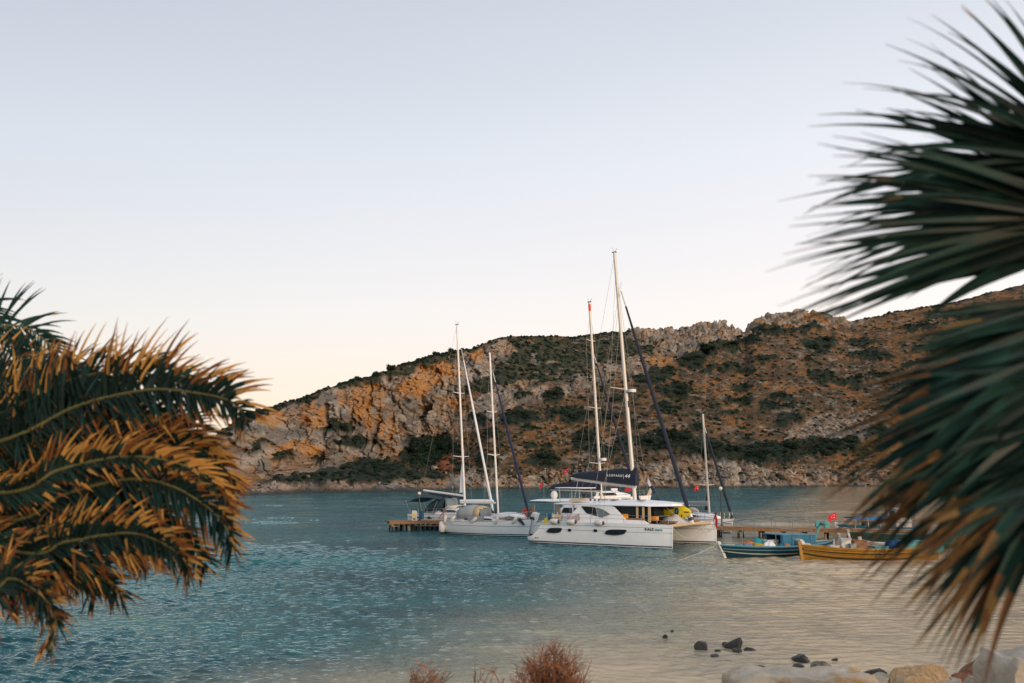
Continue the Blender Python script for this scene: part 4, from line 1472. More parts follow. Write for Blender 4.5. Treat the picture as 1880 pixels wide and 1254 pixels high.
def cushion(x, y, z, d, label, rz=0.0):
    o = MB().box((0, 0, 0), d).build('cushion', ORANGE, None, bevel=.05)
    o.location = wp(cat, x, y, z)
    o.rotation_euler = (0, 0, YAW1 + rz)
    tag(o, label, 'cushion', 'orange cushions')
cushion(2.25, -2.5, 2.12, (.5, .14, .34), 'orange cushion behind the slanting side of the catamaran cabin')
cushion(4.3, -1.9, 1.98, (.55, .4, .32), 'orange cushion in the shade in front of the beige window posts')
# yellow kayak standing on its side on the far deck
t = thing('kayak', 'yellow kayak with a round navy emblem propped on the catamaran deck', 'kayak', wp(cat, 4.95, -.1, 2.42), YAW1 - radians(4))
t.scale = (.74, 1, .9)
rs = []
for x, h, w in [(-1.7, .06, .05), (-1.5, .3, .15), (-1.0, .48, .24), (-.3, .56, .27), (.5, .54, .26), (1.1, .44, .22), (1.5, .28, .15), (1.75, .07, .05)]:
    ring = []
    for k in range(12):
        a = 2 * pi * k / 12
        ring.append((x, w * cos(a), h * sin(a) * (1 if sin(a) > 0 else .95)))
    rs.append(ring)
MB().rings(rs).build('hull', YELLOW, t, angle=60)
def disc(c, rx, rz_, y, n=18):
    return [(c[0] + rx * cos(2 * pi * k / n), c[1] + rz_ * sin(2 * pi * k / n)) for k in range(n)]
MB().prism(disc((.35, .06), .22, .30, 0), -.30, -.262).build('emblem', NAVYP, t, smooth=False)
MB().prism(disc((.36, .06), .09, .12, 0), -.31, -.300).build('emblem', TEALP, t, smooth=False)
MB().prism([(-.9, .16), (-.1, .22), (.1, .34), (-.6, .42), (-1.0, .38)], -.30, -.25).build('marking', TEALDK, t, smooth=False)
MB().prism([(1.0, -.02), (1.6, -.02), (1.6, .06), (1.0, .05)], -.22, -.10).build('marking', BLACKP, t, smooth=False)
MB().box((.85, -.23, -.30), (.1, .02, .22)).build('marking', BLACKP, t)
MB().tube([(-1.0, -.33, .5), (-.4, -.34, .15), (.3, -.34, -.3)], .025, 5).build('strap', ROPE, t)
# heaped cover on the trampoline
mb = MB()
rs = []
r_ = random.Random(3)
for i in range(14):
    x = -1.3 + i * .2
    hh = .62 * math.exp(-((x - .15) / .75) ** 2) + .1
    rs.append([(x + .04 * sin(k * 2 + i), (-1 + 2 * k / 9) * 1.0, hh * (1 - abs(-1 + 2 * k / 9) ** 2.2) * (1 + .18 * sin(k * 1.7 + i * .8)) + .02) for k in range(10)])
o = mb.rings(rs, closed=False, cap=False).build('deck_cover', BOXWHITE, None, angle=80)
o.location = wp(cat, 4.85, -.35, 1.50)
o.rotation_euler = (0, 0, YAW1)
tag(o, 'white fabric cover heaped on the catamaran trampoline before the forestay', 'cover')
o = MB().prism(rounded([(-.55, -.3), (-.2, .15), (.5, .2), (.7, -.2), (.1, -.35)]), 0, .09, 'xy').build('folded_tarp', BROWNCL, None, bevel=.03)
o.location = wp(cat, 5.55, -1.1, 1.5)
o.rotation_euler = (0, 0, YAW1)
tag(o, 'dark brown folded tarp at the front edge of the trampoline', 'tarp')
turkish_flag(wp(cat, 6.3, 3.12, 1.85), .8, YAW1 + 2.6, 'red flag with crescent drooping at the far bow of the catamaran', .35, droop=.9, tilt=-.35, seed=2)
turkish_flag(wp(cat, -4.6, 0, 5.25), .62, YAW1, 'red flag with crescent above the aft end of the navy boom bag', .5, droop=.75, tilt=.35, seed=4)
t = thing('fender', 'round pale fender hanging between the far bow and the pier', 'fender', wp(cat, 5.0, 3.72, .85), YAW1, 'fenders on the catamaran')
MB().ball((0, 0, 0), (.25, .25, .36), 12, 8).build('body', FENDER, t)
MB().tube([(0, 0, .34), (0, -.15, .8)], .015, 4).build('lanyard', ROPE, t)

# ---------------------------------------------------------------- second catamaran
cat2 = thing('catamaran', 'older white catamaran behind the large one, orange band at the top of its mast', 'catamaran', (6.75, 87.6, 0), YAW1)
K2 = .82
cat_hull(cat2, -1, None, K2)
cat_hull(cat2, 1, None, K2)
MB().prism([(-3.8, .8), (2.2, .7), (2.4, 1.3), (-3.8, 1.3)], -1.8, 1.8).build('bridge_deck', GEL, cat2, bevel=.03)
MB().prism([(-2.7, 1.3), (-1.9, 2.35), (-1.2, 2.65), (2.2, 2.6), (3.0, 1.9), (3.4, 1.3)], -2.1, 2.1).build('coachroof', GEL2, cat2, bevel=.12)
for s in (-1, 1):
    MB().prism([(-1.75, 1.95), (-1.5, 2.38), (.2, 2.4), (.3, 1.95)], s * 2.11, s * 2.13).build('cabin_window', GLASS, cat2, smooth=False)
    MB().prism([(.45, 1.95), (.4, 2.4), (1.9, 2.35), (2.5, 1.95)], s * 2.11, s * 2.13).build('cabin_window', GLASS, cat2, smooth=False)
rs = []
for x, w, zt in [(-5.2, 1.7, 2.98), (-4.9, 1.95, 3.02), (-3, 2.1, 3.08), (-1, 2.1, 3.1), (.5, 2.0, 3.08), (1.1, 1.8, 3.02)]:
    ring = [(x, a * w / 5, 2.9 + (zt - 2.9) * (1 - abs(a / 5) ** 3)) for a in range(-5, 6)] + [(x, w * .98, 2.84), (x, -w * .98, 2.84)]
    rs.append(ring)
MB().rings(rs).build('hard_top', GEL2, cat2, angle=50)
MB().prism([(-5.3, -1.8), (-4.9, -2.1), (-3.2, -2.16), (-3.2, 2.16), (-4.9, 2.1), (-5.3, 1.8)], 2.78, 2.86, 'xy').build('hard_top_edge', NAVYP, cat2, bevel=.02)
for x in (-4.6, -2.6, .4):
    for s in (-1, 1):
        MB().tube([(x, s * 1.8, 1.3), (x, s * 1.8, 2.86)], .04, 6).build('roof_post', STEEL, cat2)
MB().prism([(-4.7, .5), (-4.3, .5), (-3.7, 1.9), (-4.1, 2.0), (-4.5, 1.5)], -2.9, -2.3).build('transom_wing', GEL, cat2, bevel=.05)
mb2, mt2 = (.95, 0, 2.9), (-.05, 0, 19.95)
SPR2 = [(.46, 1.05, .15), (.80, .75, .1), (.185, 1.35, .2)]
mast_parts(cat2, mb2, mt2, .125, .10, SPR2, MAST, LIFERED)
c = Vector(mb2).lerp(Vector(mt2), .205)
MB().tube([c + Vector((.42, 0, -.1)), c + Vector((.42, 0, .12))], .26, 12).build('radar_dome', WHITEMAST, cat2)
shrouds(cat2, mb2, mt2, SPR2, 2.8, -.3, 1.35)
furled(cat2, (.25, 0, 15.6), (4.85, 0, 1.7), .10, NAVY)
MB().tube([(.9, 0, 3.75), (-4.1, 0, 3.9)], .10, 8).build('boom', MAST, cat2)
rs = []
for x, a in [(-4.15, .04), (-3.9, .3), (-3, .44), (-2, .54), (-1, .6), (0, .62), (.6, .6), (.95, .5)]:
    rs.append([(x, -.2, 3.85), (x, -.22, 3.9 + a * .5), (x, 0, 3.95 + a + .03 * sin(x * 6)), (x, .22, 3.9 + a * .5), (x, .2, 3.85)])
MB().rings(rs[::-1]).build('sail_bag', NAVY, cat2, angle=60)
t = thing('satellite_dome', 'white satellite dome on the hard top behind the large catamaran', 'dome', wp(cat2, -3.0, -1.2, 3.02), YAW1)
MB().tube([(0, 0, 0), (0, 0, .1)], .22, 12).build('mount', FENDER, t)
MB().ball((0, 0, .38), (.3, .3, .36), 16, 10).build('radome', WHITEMAST, t)
turkish_flag(wp(cat2, -4.8, 0, 4.15), .62, YAW1, 'red flag with crescent on a staff left of the navy boom bag end', 1.1, droop=.6, seed=3)
o = MB().prism(rounded([(-.9, -.3), (-.8, .12), (-.2, .2), (.6, .25), (.9, .3), (.6, -.1), (.2, -.22)], 3, .3), -.4, .4).build('folded_cover', CLOTHC, None, bevel=.08)
o.location = wp(cat, -2.2, -1.9, 3.2)
o.scale = (.8, .7, .55)
o.rotation_euler = (0, 0, YAW1)
tag(o, 'cream folded cushion lying on the roof edge under the helm canopy', 'cushion')

# ---------------------------------------------------------------- monohulls
def mono(name, label, catg, loc, rz, xs0, xs1, beam, zd_s, zd_b, stripes, hullm=GEL, stripem=LINE, stern_w=.72, rake=.55, group=None, stern_rake=-.25, mid=.0):
    t = thing(name, label, catg, loc, rz, group)
    L_ = xs1 - xs0
    def zd(x):
        u = (x - xs0) / L_
        return zd_s + (zd_b - zd_s) * u ** 1.6 - .06 * sin(pi * u)
    def zk(x):
        u = (x - xs0) / L_
        return float(np.interp(u, [0, .1, .5, .85, 1], [.05, -.15, -.5, -.35, -.05]))
    def hw(x):
        u = (x - xs0) / L_
        w = stern_w + (1 - stern_w) * sin(min(u / .45, 1) * pi / 2) if u < .45 else (1 - ((u - .45) / .55) ** 2.0)
        return max(.02, w) * beam / 2
    xs = [xs0 + L_ * u for u in (0, .05, .12, .2, .3, .4, .5, .6, .68, .76, .83, .89, .94, .975, 1)]
    levels = [0.0, ('z', -.2), ('z', .03), ('z', .08), ('z', .16), ('z', .2), ('z', .45)] + [('z', s) for s in stripes] + [.96, 1.0]
    bands = [1, 1, 0, 1, 0, 0, 0] + [2, 0] * (len(stripes) // 2) + [0, 0]
    loft_hull(t, xs, zk, zd, lambda x: 0, hw, levels, .24, {'list': [hullm, ANTIFOUL, stripem, GEL2], 'bands': bands, 'deck': 3}, rake=rake, stern_rake=stern_rake)
    def edge(x):
        return hw(x), zd(x)
    # toe rail
    for s in (-1, 1):
        MB().tube([(x, s * max(hw(x) - .03, .01), zd(x) + .02) for x in xs], .022, 5).build('toe_rail', TEAK if name == 'sailing_yacht' else STEEL, t)
    return t, hw, zd

def coach(t, prof, w0, w1, m=GEL2, name='coachroof'):
    """prof: x, base z, top z; half widths"""
    rs = []
    for x, zb, zt, w in prof:
        rs.append([(x, -w, zb), (x, -w * .93, zb + (zt - zb) * .7), (x, -w * .7, zt), (x, 0, zt + .05), (x, w * .7, zt), (x, w * .93, zb + (zt - zb) * .7), (x, w, zb)])
    return MB().rings(rs).build(name, m, t, angle=40)

def canvas_arch(t, stations, m, name, th=None):
    """stations: x, z base, z top, half width - an arched canvas hood, open below"""
    rs = []
    for x, zb, zt, w in stations:
        ring = []
        for k in range(11):
            a = pi * k / 10
            ring.append((x, -w * cos(a) * (1 if True else 0), zb + (zt - zb) * (sin(a) ** .55)))
        rs.append(ring)
    o = MB().rings(rs, closed=False, cap=False).build(name, m, t, angle=70)
    sm = o.modifiers.new('solid', 'SOLIDIFY')
    sm.thickness = .03
    return o

# near monohull
m1, hw1, zd1 = mono('sailing_yacht', 'white single hulled sailing yacht left of the catamarans with a grey spray hood', 'sailing yacht', (-2.4, 89.8, 0), radians(-33), -3.75, 5.45, 3.2, 1.10, 1.40, (.78, .82), GEL, rake=.35)
m1.scale = (.93, 1, 1)
m1.location = (-2.62, 89.94, 0)
coach(m1, [(-1.7, 1.1, 1.35, 1.05), (-1.4, 1.1, 1.5, 1.1), (0.2, 1.1, 1.52, 1.05), (1.8, 1.15, 1.48, .85), (3.0, 1.2, 1.36, .55), (3.5, 1.2, 1.26, .3)], 0, 0)
MB().prism([(-1.2, 1.27), (-1.1, 1.4), (.4, 1.42), (.6, 1.3)], -1.12, -1.04).build('cabin_window', GLASS, m1, smooth=False)
MB().prism([(.8, 1.3), (.9, 1.42), (1.7, 1.4), (1.9, 1.3)], -1.0, -.88).build('cabin_window', GLASS, m1, smooth=False)
canvas_arch(m1, [(-2.0, 1.4, 2.2, 1.15), (-1.6, 1.4, 2.42, 1.15), (-.9, 1.4, 2.52, 1.1), (-.2, 1.4, 2.45, 1.05)], GREYCL, 'spray_hood')
canvas_arch(m1, [(-.2, 1.4, 2.47, 1.07), (.25, 1.35, 2.40, 1.02), (.38, 1.35, 2.25, 1.0)], BEIGE, 'spray_hood_trim')
MB().prism([(.36, 1.4), (.46, 1.4), (.40, 2.2), (.34, 2.2)], -.8, .8).build('spray_hood_window', GLASS2, m1)
canvas_arch(m1, [(-3.3, 2.2, 2.38, 1.2), (-2.7, 2.2, 2.46, 1.25), (-2.1, 2.2, 2.42, 1.2)], CLOTHC, 'bimini')
for x in (-3.2, -2.2):
    for s in (-1, 1):
        MB().tube([(x, s * 1.2, 1.15), (x, s * 1.2, 2.25)], .018, 5).build('bimini_pole', STEEL, m1)
MB().torus((-2.6, 0, 1.65), .42, .02, 'x', 22, 5).build('steering_wheel', STEEL, m1)
MB().box((-2.5, 0, 1.35), (.18, .25, .6)).build('steering_pedestal', GEL2, m1, bevel=.03)
mbm, mtm = (1.86, 0, 1.5), (.84, 0, 15.8)
SPM = [(.37, .95, .15), (.63, .75, .12)]
mast_parts(m1, mbm, mtm, .10, .085, SPM, WHITEMAST)
shrouds(m1, mbm, mtm, SPM, 1.5, 1.2, 1.2)
furled(m1, (1.22, 0, 14.0), (5.2, 0, 1.75), .095, mat('indigo_sailcloth', (.012, .02, .06), .8))
MB().tube([(1.75, 0, 2.72), (-2.45, 0, 2.70)], .08, 8).build('boom', WHITEMAST, m1)
rs = [[(x, w * cos(2 * pi * k / 8), 2.86 + h * sin(2 * pi * k / 8)) for k in range(8)] for x, w, h in [(1.3, .09, .12), (.5, .12, .14), (-1, .1, .12), (-2.5, .06, .07)]]
MB().rings(rs[::-1]).build('stowed_mainsail', GEL2, m1, angle=60)
MB().prism([(1.52, 1.5), (1.75, 1.6), (1.79, 2.9), (1.71, 3.05)], -.09, .09).build('mast_boot', NAVY, m1)
MB().tube([mtm, (-3.7, 0, 1.3)], .011, 4).build('backstay', WIRE, m1)
ln = [(x, -hw1(x) + .05, zd1(x)) for x in (-3.5, -2.3, -1.1, .1, 1.3, 2.5, 3.6, 4.6)]
for L1 in (ln, [(x, -y, z) for x, y, z in ln]):
    stanchions(m1, L1, .6)
    rail(m1, L1, (.3, .58))
MB().tube([(4.6, -.42, 1.95), (5.3, -.2, 2.02), (5.45, 0, 2.02), (5.3, .2, 2.02), (4.6, .42, 1.95)], .02, 6).build('pulpit', STEEL, m1)
MB().prism([(-.45, 1.2), (1.35, 1.22), (1.4, 1.62), (-.4, 1.62)], -1.545, -1.52).build('weather_cloth', GREYCL, m1, smooth=False)
text('ARTTU', .2, (4.45, -(hw1(4.8)) - .02, 1.12), (pi / 2, 0, atan2(hw1(4.45) - hw1(5.1), .65)), BLACKP, m1, 'name_lettering', sx=.9, bold=.006)
MB().prism([(5.3, 1.45), (5.75, 1.35), (5.7, 1.6), (5.3, 1.6)], -.08, .08).build('anchor_roller', DARKMETAL, m1)
for s in (-1, 1):
    MB().tube([(-3.6, s * 1.0, 1.1), (-3.7, s * 1.0, 1.8), (-3.5, s * 1.25, 1.85), (-2.6, s * 1.4, 1.8)], .018, 5).build('pushpit', STEEL, m1)
for x, tl, lab in [(-3.2, .15, 'pale fender leaning at the stern quarter of the white yacht'), (-2.25, .6, 'pale fender lying below the spray hood of the white yacht'), (.35, .9, 'grey white fender lying across the deck edge amidships of the yacht'), (2.6, .5, 'white fender leaning beside the upturned dinghy'), (4.15, .7, 'white fender hung at the bow of the white yacht')]:
    t = thing('fender', lab, 'fender', wp(m1, x, -hw1(x) - .02, 1.30), m1.rotation_euler.z, 'fenders along the white yacht')
    t.rotation_euler = (0, tl, m1.rotation_euler.z)
    MB().tube([(0, 0, -.36), (0, 0, -.32), (0, 0, -.24), (0, 0, .24), (0, 0, .3), (0, 0, .36)], [.05, .1, .14, .14, .09, .03], 10).build('body', FENDER, t, angle=60)
    MB().tube([(0, 0, .34), (0, .08, .5), (0, .1, .62)], .01, 4).build('lanyard', ROPE, t)
t = thing('fender', 'large white fender hanging at the transom of the white yacht', 'fender', wp(m1, -3.72, -1.1, .62), m1.rotation_euler.z, 'fenders along the white yacht')
MB().tube([(0, 0, -.5), (0, 0, -.44), (0, 0, -.3), (0, 0, .3), (0, 0, .42), (0, 0, .5)], [.08, .2, .27, .27, .17, .05], 12).build('body', FENDER, t, angle=60)
MB().tube([(0, 0, -.5), (0, 0, -.62)], [.12, .06], 8).build('end_cap', NAVYP, t)
MB().tube([(0, 0, .48), (0.05, .1, .75)], .012, 4).build('lanyard', ROPE, t)
# upturned dinghy on the foredeck
t = thing('dinghy', 'white inflatable dinghy lying upside down on the yacht foredeck', 'dinghy', wp(m1, 3.35, -.1, 1.42), m1.rotation_euler.z + .04)
for s in (-1, 1):
    MB().tube([(-1.5, s * .5, .12), (-1.4, s * .52, .2), (-.6, s * .55, .25), (.4, s * .52, .26), (1.0, s * .35, .22), (1.35, s * .05, .12)], [.1, .2, .22, .22, .2, .14], 10).build('tube', GEL2, t, angle=60)
rs = [[(x, -w, z), (x, -w * .5, z + h * .8), (x, 0, z + h), (x, w * .5, z + h * .8), (x, w, z)] for x, w, z, h in [(-1.35, .45, .3, .12), (-.5, .5, .36, .2), (.4, .46, .36, .2), (1.0, .28, .28, .14), (1.3, .05, .18, .05)]]
MB().rings(rs, closed=False, cap=False).build('floor', BOXWHITE, t, angle=60)
MB().tube([(-.2, -.72, .12), (.3, -.78, .2), (.7, -.62, .1)], .035, 5).build('grab_line', NAVYP, t)
MB().prism([(1.0, -.1), (1.5, -.5), (1.65, -.45), (1.2, .1)], -.62, -.5).build('strap', NAVYP, t)
t = thing('lifebuoy', 'orange horseshoe lifebuoy on the rail near the yacht bow', 'lifebuoy', wp(m1, 4.6, .35, 1.95), m1.rotation_euler.z)
MB().torus((0, 0, 0), .25, .11, 'y', 20, 8).build('ring', LIFERED, t)
MB().torus((0, -.02, 0), .25, .123, 'y', 20, 8, miseg=None).build('band', LIFERED, t) if False else None
MB().box((0, -.09, .24), (.1, .08, .2)).build('band', REDM, t)
MB().box((0, -.09, -.24), (.1, .08, .2)).build('band', REDM, t)
o = MB().tube([(0, 0, -.4), (.02, 0, -.2), (0, 0, .1), (-.03, 0, .42)], [.16, .2, .17, .1], 9).build('rolled_awning', BROWNCL, None, angle=60)
o.location = wp(m1, 5.15, .5, 2.05)
tag(o, 'brown rolled awning tied upright by the yacht bow rail', 'awning')
turkish_flag(wp(m1, -3.7, -.9, 1.75), .7, m1.rotation_euler.z, 'red flag hanging limp at the stern of the white yacht', .6, droop=1.3, tilt=.5, seed=6)
drape('towel', 'teal towel hung at the stern rail between the two left yachts', 'towel', .5, .8, TEALCL, wp(m1, -3.0, .9, 2.15), m1.rotation_euler.z, seed=9)

# yacht beyond the pier with the tallest left mast
m2, hw2, zd2 = mono('sailing_yacht', 'white yacht beyond the pier end with a dark arched spray hood and white furled headsail', 'sailing yacht', (-5.6, 102.2, 0), radians(-34), -5.0, 4.9, 3.6, 1.25, 1.45, (.92, .97), GEL2, TEALDK, rake=.4)
coach(m2, [(-1.6, 1.25, 1.5, 1.2), (-1.2, 1.25, 1.85, 1.2), (.8, 1.25, 1.85, 1.1), (2.2, 1.3, 1.7, .8), (3.4, 1.35, 1.45, .4)], 0, 0)
MB().prism([(-.9, 1.5), (-.8, 1.72), (.8, 1.72), (1.1, 1.5)], -1.2, -1.14).build('cabin_window', TEALDK, m2, smooth=False)
for x in (-4.2, -3.6, -1.9, 1.8, 2.6):
    y = -hw2(x)
    MB().prism([(x - .3, .86), (x + .3, .86), (x, 1.1)], y - .03, y + .15).build('hull_window', GLASS, m2, smooth=False)
canvas_arch(m2, [(-2.7, 1.5, 2.0, 1.35), (-2.3, 1.5, 2.55, 1.35), (-1.6, 1.6, 2.85, 1.3), (-.6, 1.7, 2.92, 1.2)], TEALDK, 'spray_hood')
MB().prism([(-.55, 1.9), (-.3, 1.9), (-.45, 2.8), (-.6, 2.85)], -.9, .9).build('spray_hood_window', GLASS2, m2)
rs = []
for x, z, w in [(-5.4, 2.45, 1.3), (-4.6, 2.6, 1.45), (-3.9, 2.9, 1.5), (-2.9, 3.05, 1.5), (-1.6, 3.0, 1.45), (-.9, 2.85, 1.35)]:
    rs.append([(x, w * a / 4, z - .12 * abs(a / 4) ** 2) for a in range(-4, 5)] + [(x, w * a / 4, z - .06 - .12 * abs(a / 4) ** 2) for a in range(4, -5, -1)])
MB().rings(rs).build('bimini', TEALDK, m2, angle=60)
for x, xb in ((-5.2, -4.6), (-3.4, -3.0), (-1.2, -1.8)):
    for s in (-1, 1):
        MB().tube([(xb, s * 1.4, 1.3), (x, s * 1.35, 2.6)], .02, 5).build('bimini_pole', STEEL, m2)
MB().torus((-3.3, .5, 1.9), .5, .025, 'x', 22, 5).build('steering_wheel', STEEL, m2)
mbk, mtk = (1.2, 0, 1.85), (.05, 0, 20.1)
SPK = [(.40, 1.25, .2), (.69, 1.0, .15)]
SPK = [(.275, 1.3, .2), (.62, .95, .15)]
mast_parts(m2, mbk, mtk, .12, .09, SPK, WHITEMAST)
shrouds(m2, mbk, mtk, SPK, 1.7, .9, 1.35)
furled(m2, (.65, 0, 17.6), (4.6, 0, 1.6), .09, WHITEP)
MB().prism([(4.35, 1.9), (4.45, 1.9), (3.95, 4.2), (3.8, 4.0), (4.15, 2.8)], -.04, .04).build('headsail_leech', WHITEP, m2)
MB().tube([(1.1, 0, 3.05), (-4.0, 0, 3.55)], .11, 8).build('boom', WHITEMAST, m2)
rs = [[(x, -.15, 2.95 + (1.1 - x) * .098), (x, -.17, 2.75 + (1.1 - x) * .098), (x, .17, 2.75 + (1.1 - x) * .098), (x, .15, 2.95 + (1.1 - x) * .098)] for x in (1.0, -1, -3.2)]
MB().rings(rs[::-1]).build('boom_cover', TEALDK, m2)
MB().prism([(.98, 3.4), (.55, 3.35), (.6, 4.6), (.95, 7.6), (1.02, 7.6)], -.03, .03).build('mainsail_luff', WHITEP, m2)
MB().tube([mtk, (-4.8, 0, 1.5)], .011, 4).build('backstay', WIRE, m2)
ln = [(x, -hw2(x) + .05, zd2(x)) for x in (-4.6, -3.4, -2.2, -1, .2, 1.4, 2.6, 3.6, 4.4)]
for L1 in (ln, [(x, -y, z) for x, y, z in ln]):
    stanchions(m2, L1, .62)
    rail(m2, L1, (.3, .60))

# yacht beyond the pier, right
m3, hw3, zd3 = mono('sailing_yacht', 'small white yacht beyond the pier right of the catamaran bows with a grey boom cover', 'sailing yacht', (17.4, 96.2, 0), radians(-58), -4.2, 4.4, 2.9, 1.0, 1.25, (.72, .78), GEL2, TEALDK, rake=.4)
coach(m3, [(-1.4, 1.0, 1.3, .95), (-1.0, 1.0, 1.6, .98), (1.0, 1.05, 1.6, .85), (2.4, 1.1, 1.35, .45)], 0, 0)
MB().prism([(-.8, 1.25), (-.7, 1.45), (.7, 1.45), (.9, 1.25)], -.98, -.92).build('cabin_window', GLASS, m3, smooth=False)
canvas_arch(m3, [(-2.1, 1.2, 1.6, .95), (-1.7, 1.2, 1.95, .98), (-1.1, 1.3, 2.05, .95)], BOXWHITE, 'spray_hood')
mb3, mt3 = (1.3, 0, 1.6), (.75, 0, 10.75)
mast_parts(m3, mb3, mt3, .10, .085, [(.28, .9, .1)], MAST)
shrouds(m3, mb3, mt3, [(.28, .9, .1)], 1.35, 1.1, 1.1)
furled(m3, (.95, 0, 9.5), (4.2, 0, 1.35), .10, NAVY)
MB().tube([(1.2, 0, 2.35), (-2.6, 0, 2.3)], .07, 8).build('boom', MAST, m3)
rs = [[(x, w * cos(2 * pi * k / 8), 2.5 + h * sin(2 * pi * k / 8)) for k in range(8)] for x, w, h in [(1.2, .2, .34), (.9, .2, .26), (0, .17, .2), (-1.4, .14, .17), (-2.7, .08, .09)]]
MB().rings(rs[::-1]).build('boom_cover', GREYCL, m3, angle=60)
MB().prism([(.75, 1.9), (1.2, 1.9), (1.18, 3.5), (1.08, 3.5)], -.07, .07).build('mast_boot', NAVY, m3)
ln = [(x, -hw3(x) + .05, zd3(x)) for x in (-3.8, -2.6, -1.4, -.2, 1, 2.2, 3.3, 4.1)]
for L1 in (ln, [(x, -y, z) for x, y, z in ln]):
    stanchions(m3, L1, .6)
    rail(m3, L1, (.3, .58))
turkish_flag(wp(m3, .95, -.9, 3.75), .55, 0.2, 'small red flag hoisted under the spreader of the small right yacht', None, droop=.4, seed=8)

# distant yacht
m4, hw4, zd4 = mono('sailing_yacht', 'distant white yacht with a dark blue stripe seen behind the main catamaran mast', 'sailing yacht', (14.1, 150, 0), radians(6), -6.5, 6.2, 3.8, 1.7, 2.2, (1.15, 1.5), GEL2, NAVYP, rake=.6)
coach(m4, [(-2.5, 1.7, 2.2, 1.3), (-2, 1.7, 2.75, 1.3), (1.0, 1.75, 2.75, 1.1), (3, 1.9, 2.3, .6)], 0, 0)
MB().prism([(-1.8, 2.2), (-1.7, 2.55), (.6, 2.55), (.9, 2.2)], -1.3, -1.22).build('cabin_window', GLASS, m4, smooth=False)
canvas_arch(m4, [(-4, 1.9, 2.6, 1.3), (-3, 2, 3.1, 1.3), (-2.2, 2.1, 3.2, 1.2)], DARKMETAL, 'spray_hood')
for x in (-5.2, 0.6, 2.6):
    MB().box((x, -.6, 3.0), (.9, .6, .35)).build('deck_locker', REDM if x > 2 else GEL2, m4, bevel=.05)
ln = [(x, -hw4(x) + .05, zd4(x)) for x in (-6, -4.4, -2.8, -1.2, .4, 2, 3.6, 5, 6)]
stanchions(m4, ln, .8)
rail(m4, ln, (.4, .78), .02)
MB().prism([(5.5, 2.1), (6.1, 2.1), (6.5, 3.6), (6.2, 3.6)], -.06, .06).build('bow_panel', CLOTHC, m4)
t = thing('signal_flag', 'limp white and navy flag on a slanting pole right of the main mast', 'flag', wp(cat, 2.5, 1.2, 3.15), YAW1)
MB().tube([(.35, 0, 0), (-.55, 0, 1.75)], .035, 6).build('pole', NAVYP, t)
MB().prism([(-.56, 1.8), (-.25, 1.2), (-.45, 1.05), (-.62, 1.35)], -.03, .03).build('white_panel', WHITEP, t)
MB().prism([(-.25, 1.2), (.02, .62), (-.08, .5), (-.45, 1.05)], -.03, .03).build('navy_panel', NAVYP, t)

# ---------------------------------------------------------------- wooden fishing boats
def fishing_hull(name, label, loc, rz, L_, beam, z0, zb, zs, bands_spec, mats_, stemm, gunm, innerm, stern_point=True, group=None, flare=.42, stem_lean=.35):
    t = thing(name, label, 'fishing boat', loc, rz, group)
    h = L_ / 2
    def zd(x):
        u = x / h
        return z0 + (zb - z0) * max(0, u) ** 2 + (zs - z0) * max(0, -u) ** 2
    def zk(x):
        u = abs(x) / h
        return -.45 + .42 * u ** 3
    def hw(x):
        u = x / h
        w = (1 - abs(u) ** 2.3) if u > 0 or stern_point else (1 - .35 * abs(u) ** 2)
        return max(.03, w) * beam / 2
    us = (-1, -.96, -.88, -.76, -.6, -.42, -.2, 0, .2, .42, .6, .76, .88, .96, 1)
    xs = [u * h for u in us]
    fr = [0.0, .25] + [b[0] for b in bands_spec] + [1.0]
    mi = [0, 0] + [b[1] for b in bands_spec]
    side = []
    rsO, rsI = [], []
    for x in xs:
        K, D, w = zk(x), zd(x), hw(x)
        ring, inn = [], []
        for f in fr:
            z = K + (D - K) * f
            ww = w * f ** flare
            u = x / h
            xx = x + stem_lean * (f - 1) * max(0, u) ** 6 * -(-1) + (-.2 * (f - 1)) * -max(0, -u) ** 6 * -1
            ring.append((xx, ww, z))
        rsO.append([(p[0], -p[1], p[2]) for p in ring[::-1]] + [(p[0], p[1], p[2]) for p in ring[1:]])
        wi = max(w - .10, .01)
        rsI.append([(x, -wi, D), (x, -wi * .92, max(D - .32, .05)), (x, 0, max(D - .36, .02)), (x, wi * .92, max(D - .32, .05)), (x, wi, D)])
    nf = len(fr)
    def mf(i, k):
        j = nf - 2 - k if k < nf - 1 else k - (nf - 1)
        return mi[j] if j < len(mi) else 0
    MB().rings(rsO, closed=False, cap=False, mifn=mf).build('hull', mats_, t, angle=40)
    MB().rings(rsI, closed=False, cap=False).build('inner_deck', innerm, t, angle=40)
    for s in (-1, 1):
        MB().tube([(x, s * (hw(x) - .03), zd(x) + .015) for x in xs], .055, 6).build('gunwale', gunm, t)
        MB().tube([(x, s * (hw(x) * .93 + .03), zd(x) - .2) for x in xs[1:-1]], .03, 5).build('rubbing_strake', gunm if name != 'x' else gunm, t)
    for f in (.52, .66, .8, .9):
        for sg in (-1, 1):
            MB().tube([(x, sg * (hw(x) * f ** flare + .004), zk(x) + (zd(x) - zk(x)) * f) for x in xs[1:-1]], .009, 4).build('plank_seam', DARKPAINT, t)
    # stem and stern posts
    MB().prism([(h - stem_lean - .12, -.3), (h - stem_lean + .06, -.3), (h + .14, zb + .22), (h - .08, zb + .24)], -.06, .06).build('stem_post', stemm, t, bevel=.01)
    MB().prism([(-h + .1, -.2), (-h - .06, -.2), (-h - .08, zs + .1), (-h + .06, zs + .1)], -.05, .05).build('stern_post', stemm, t, bevel=.01)
    return t, hw, zd

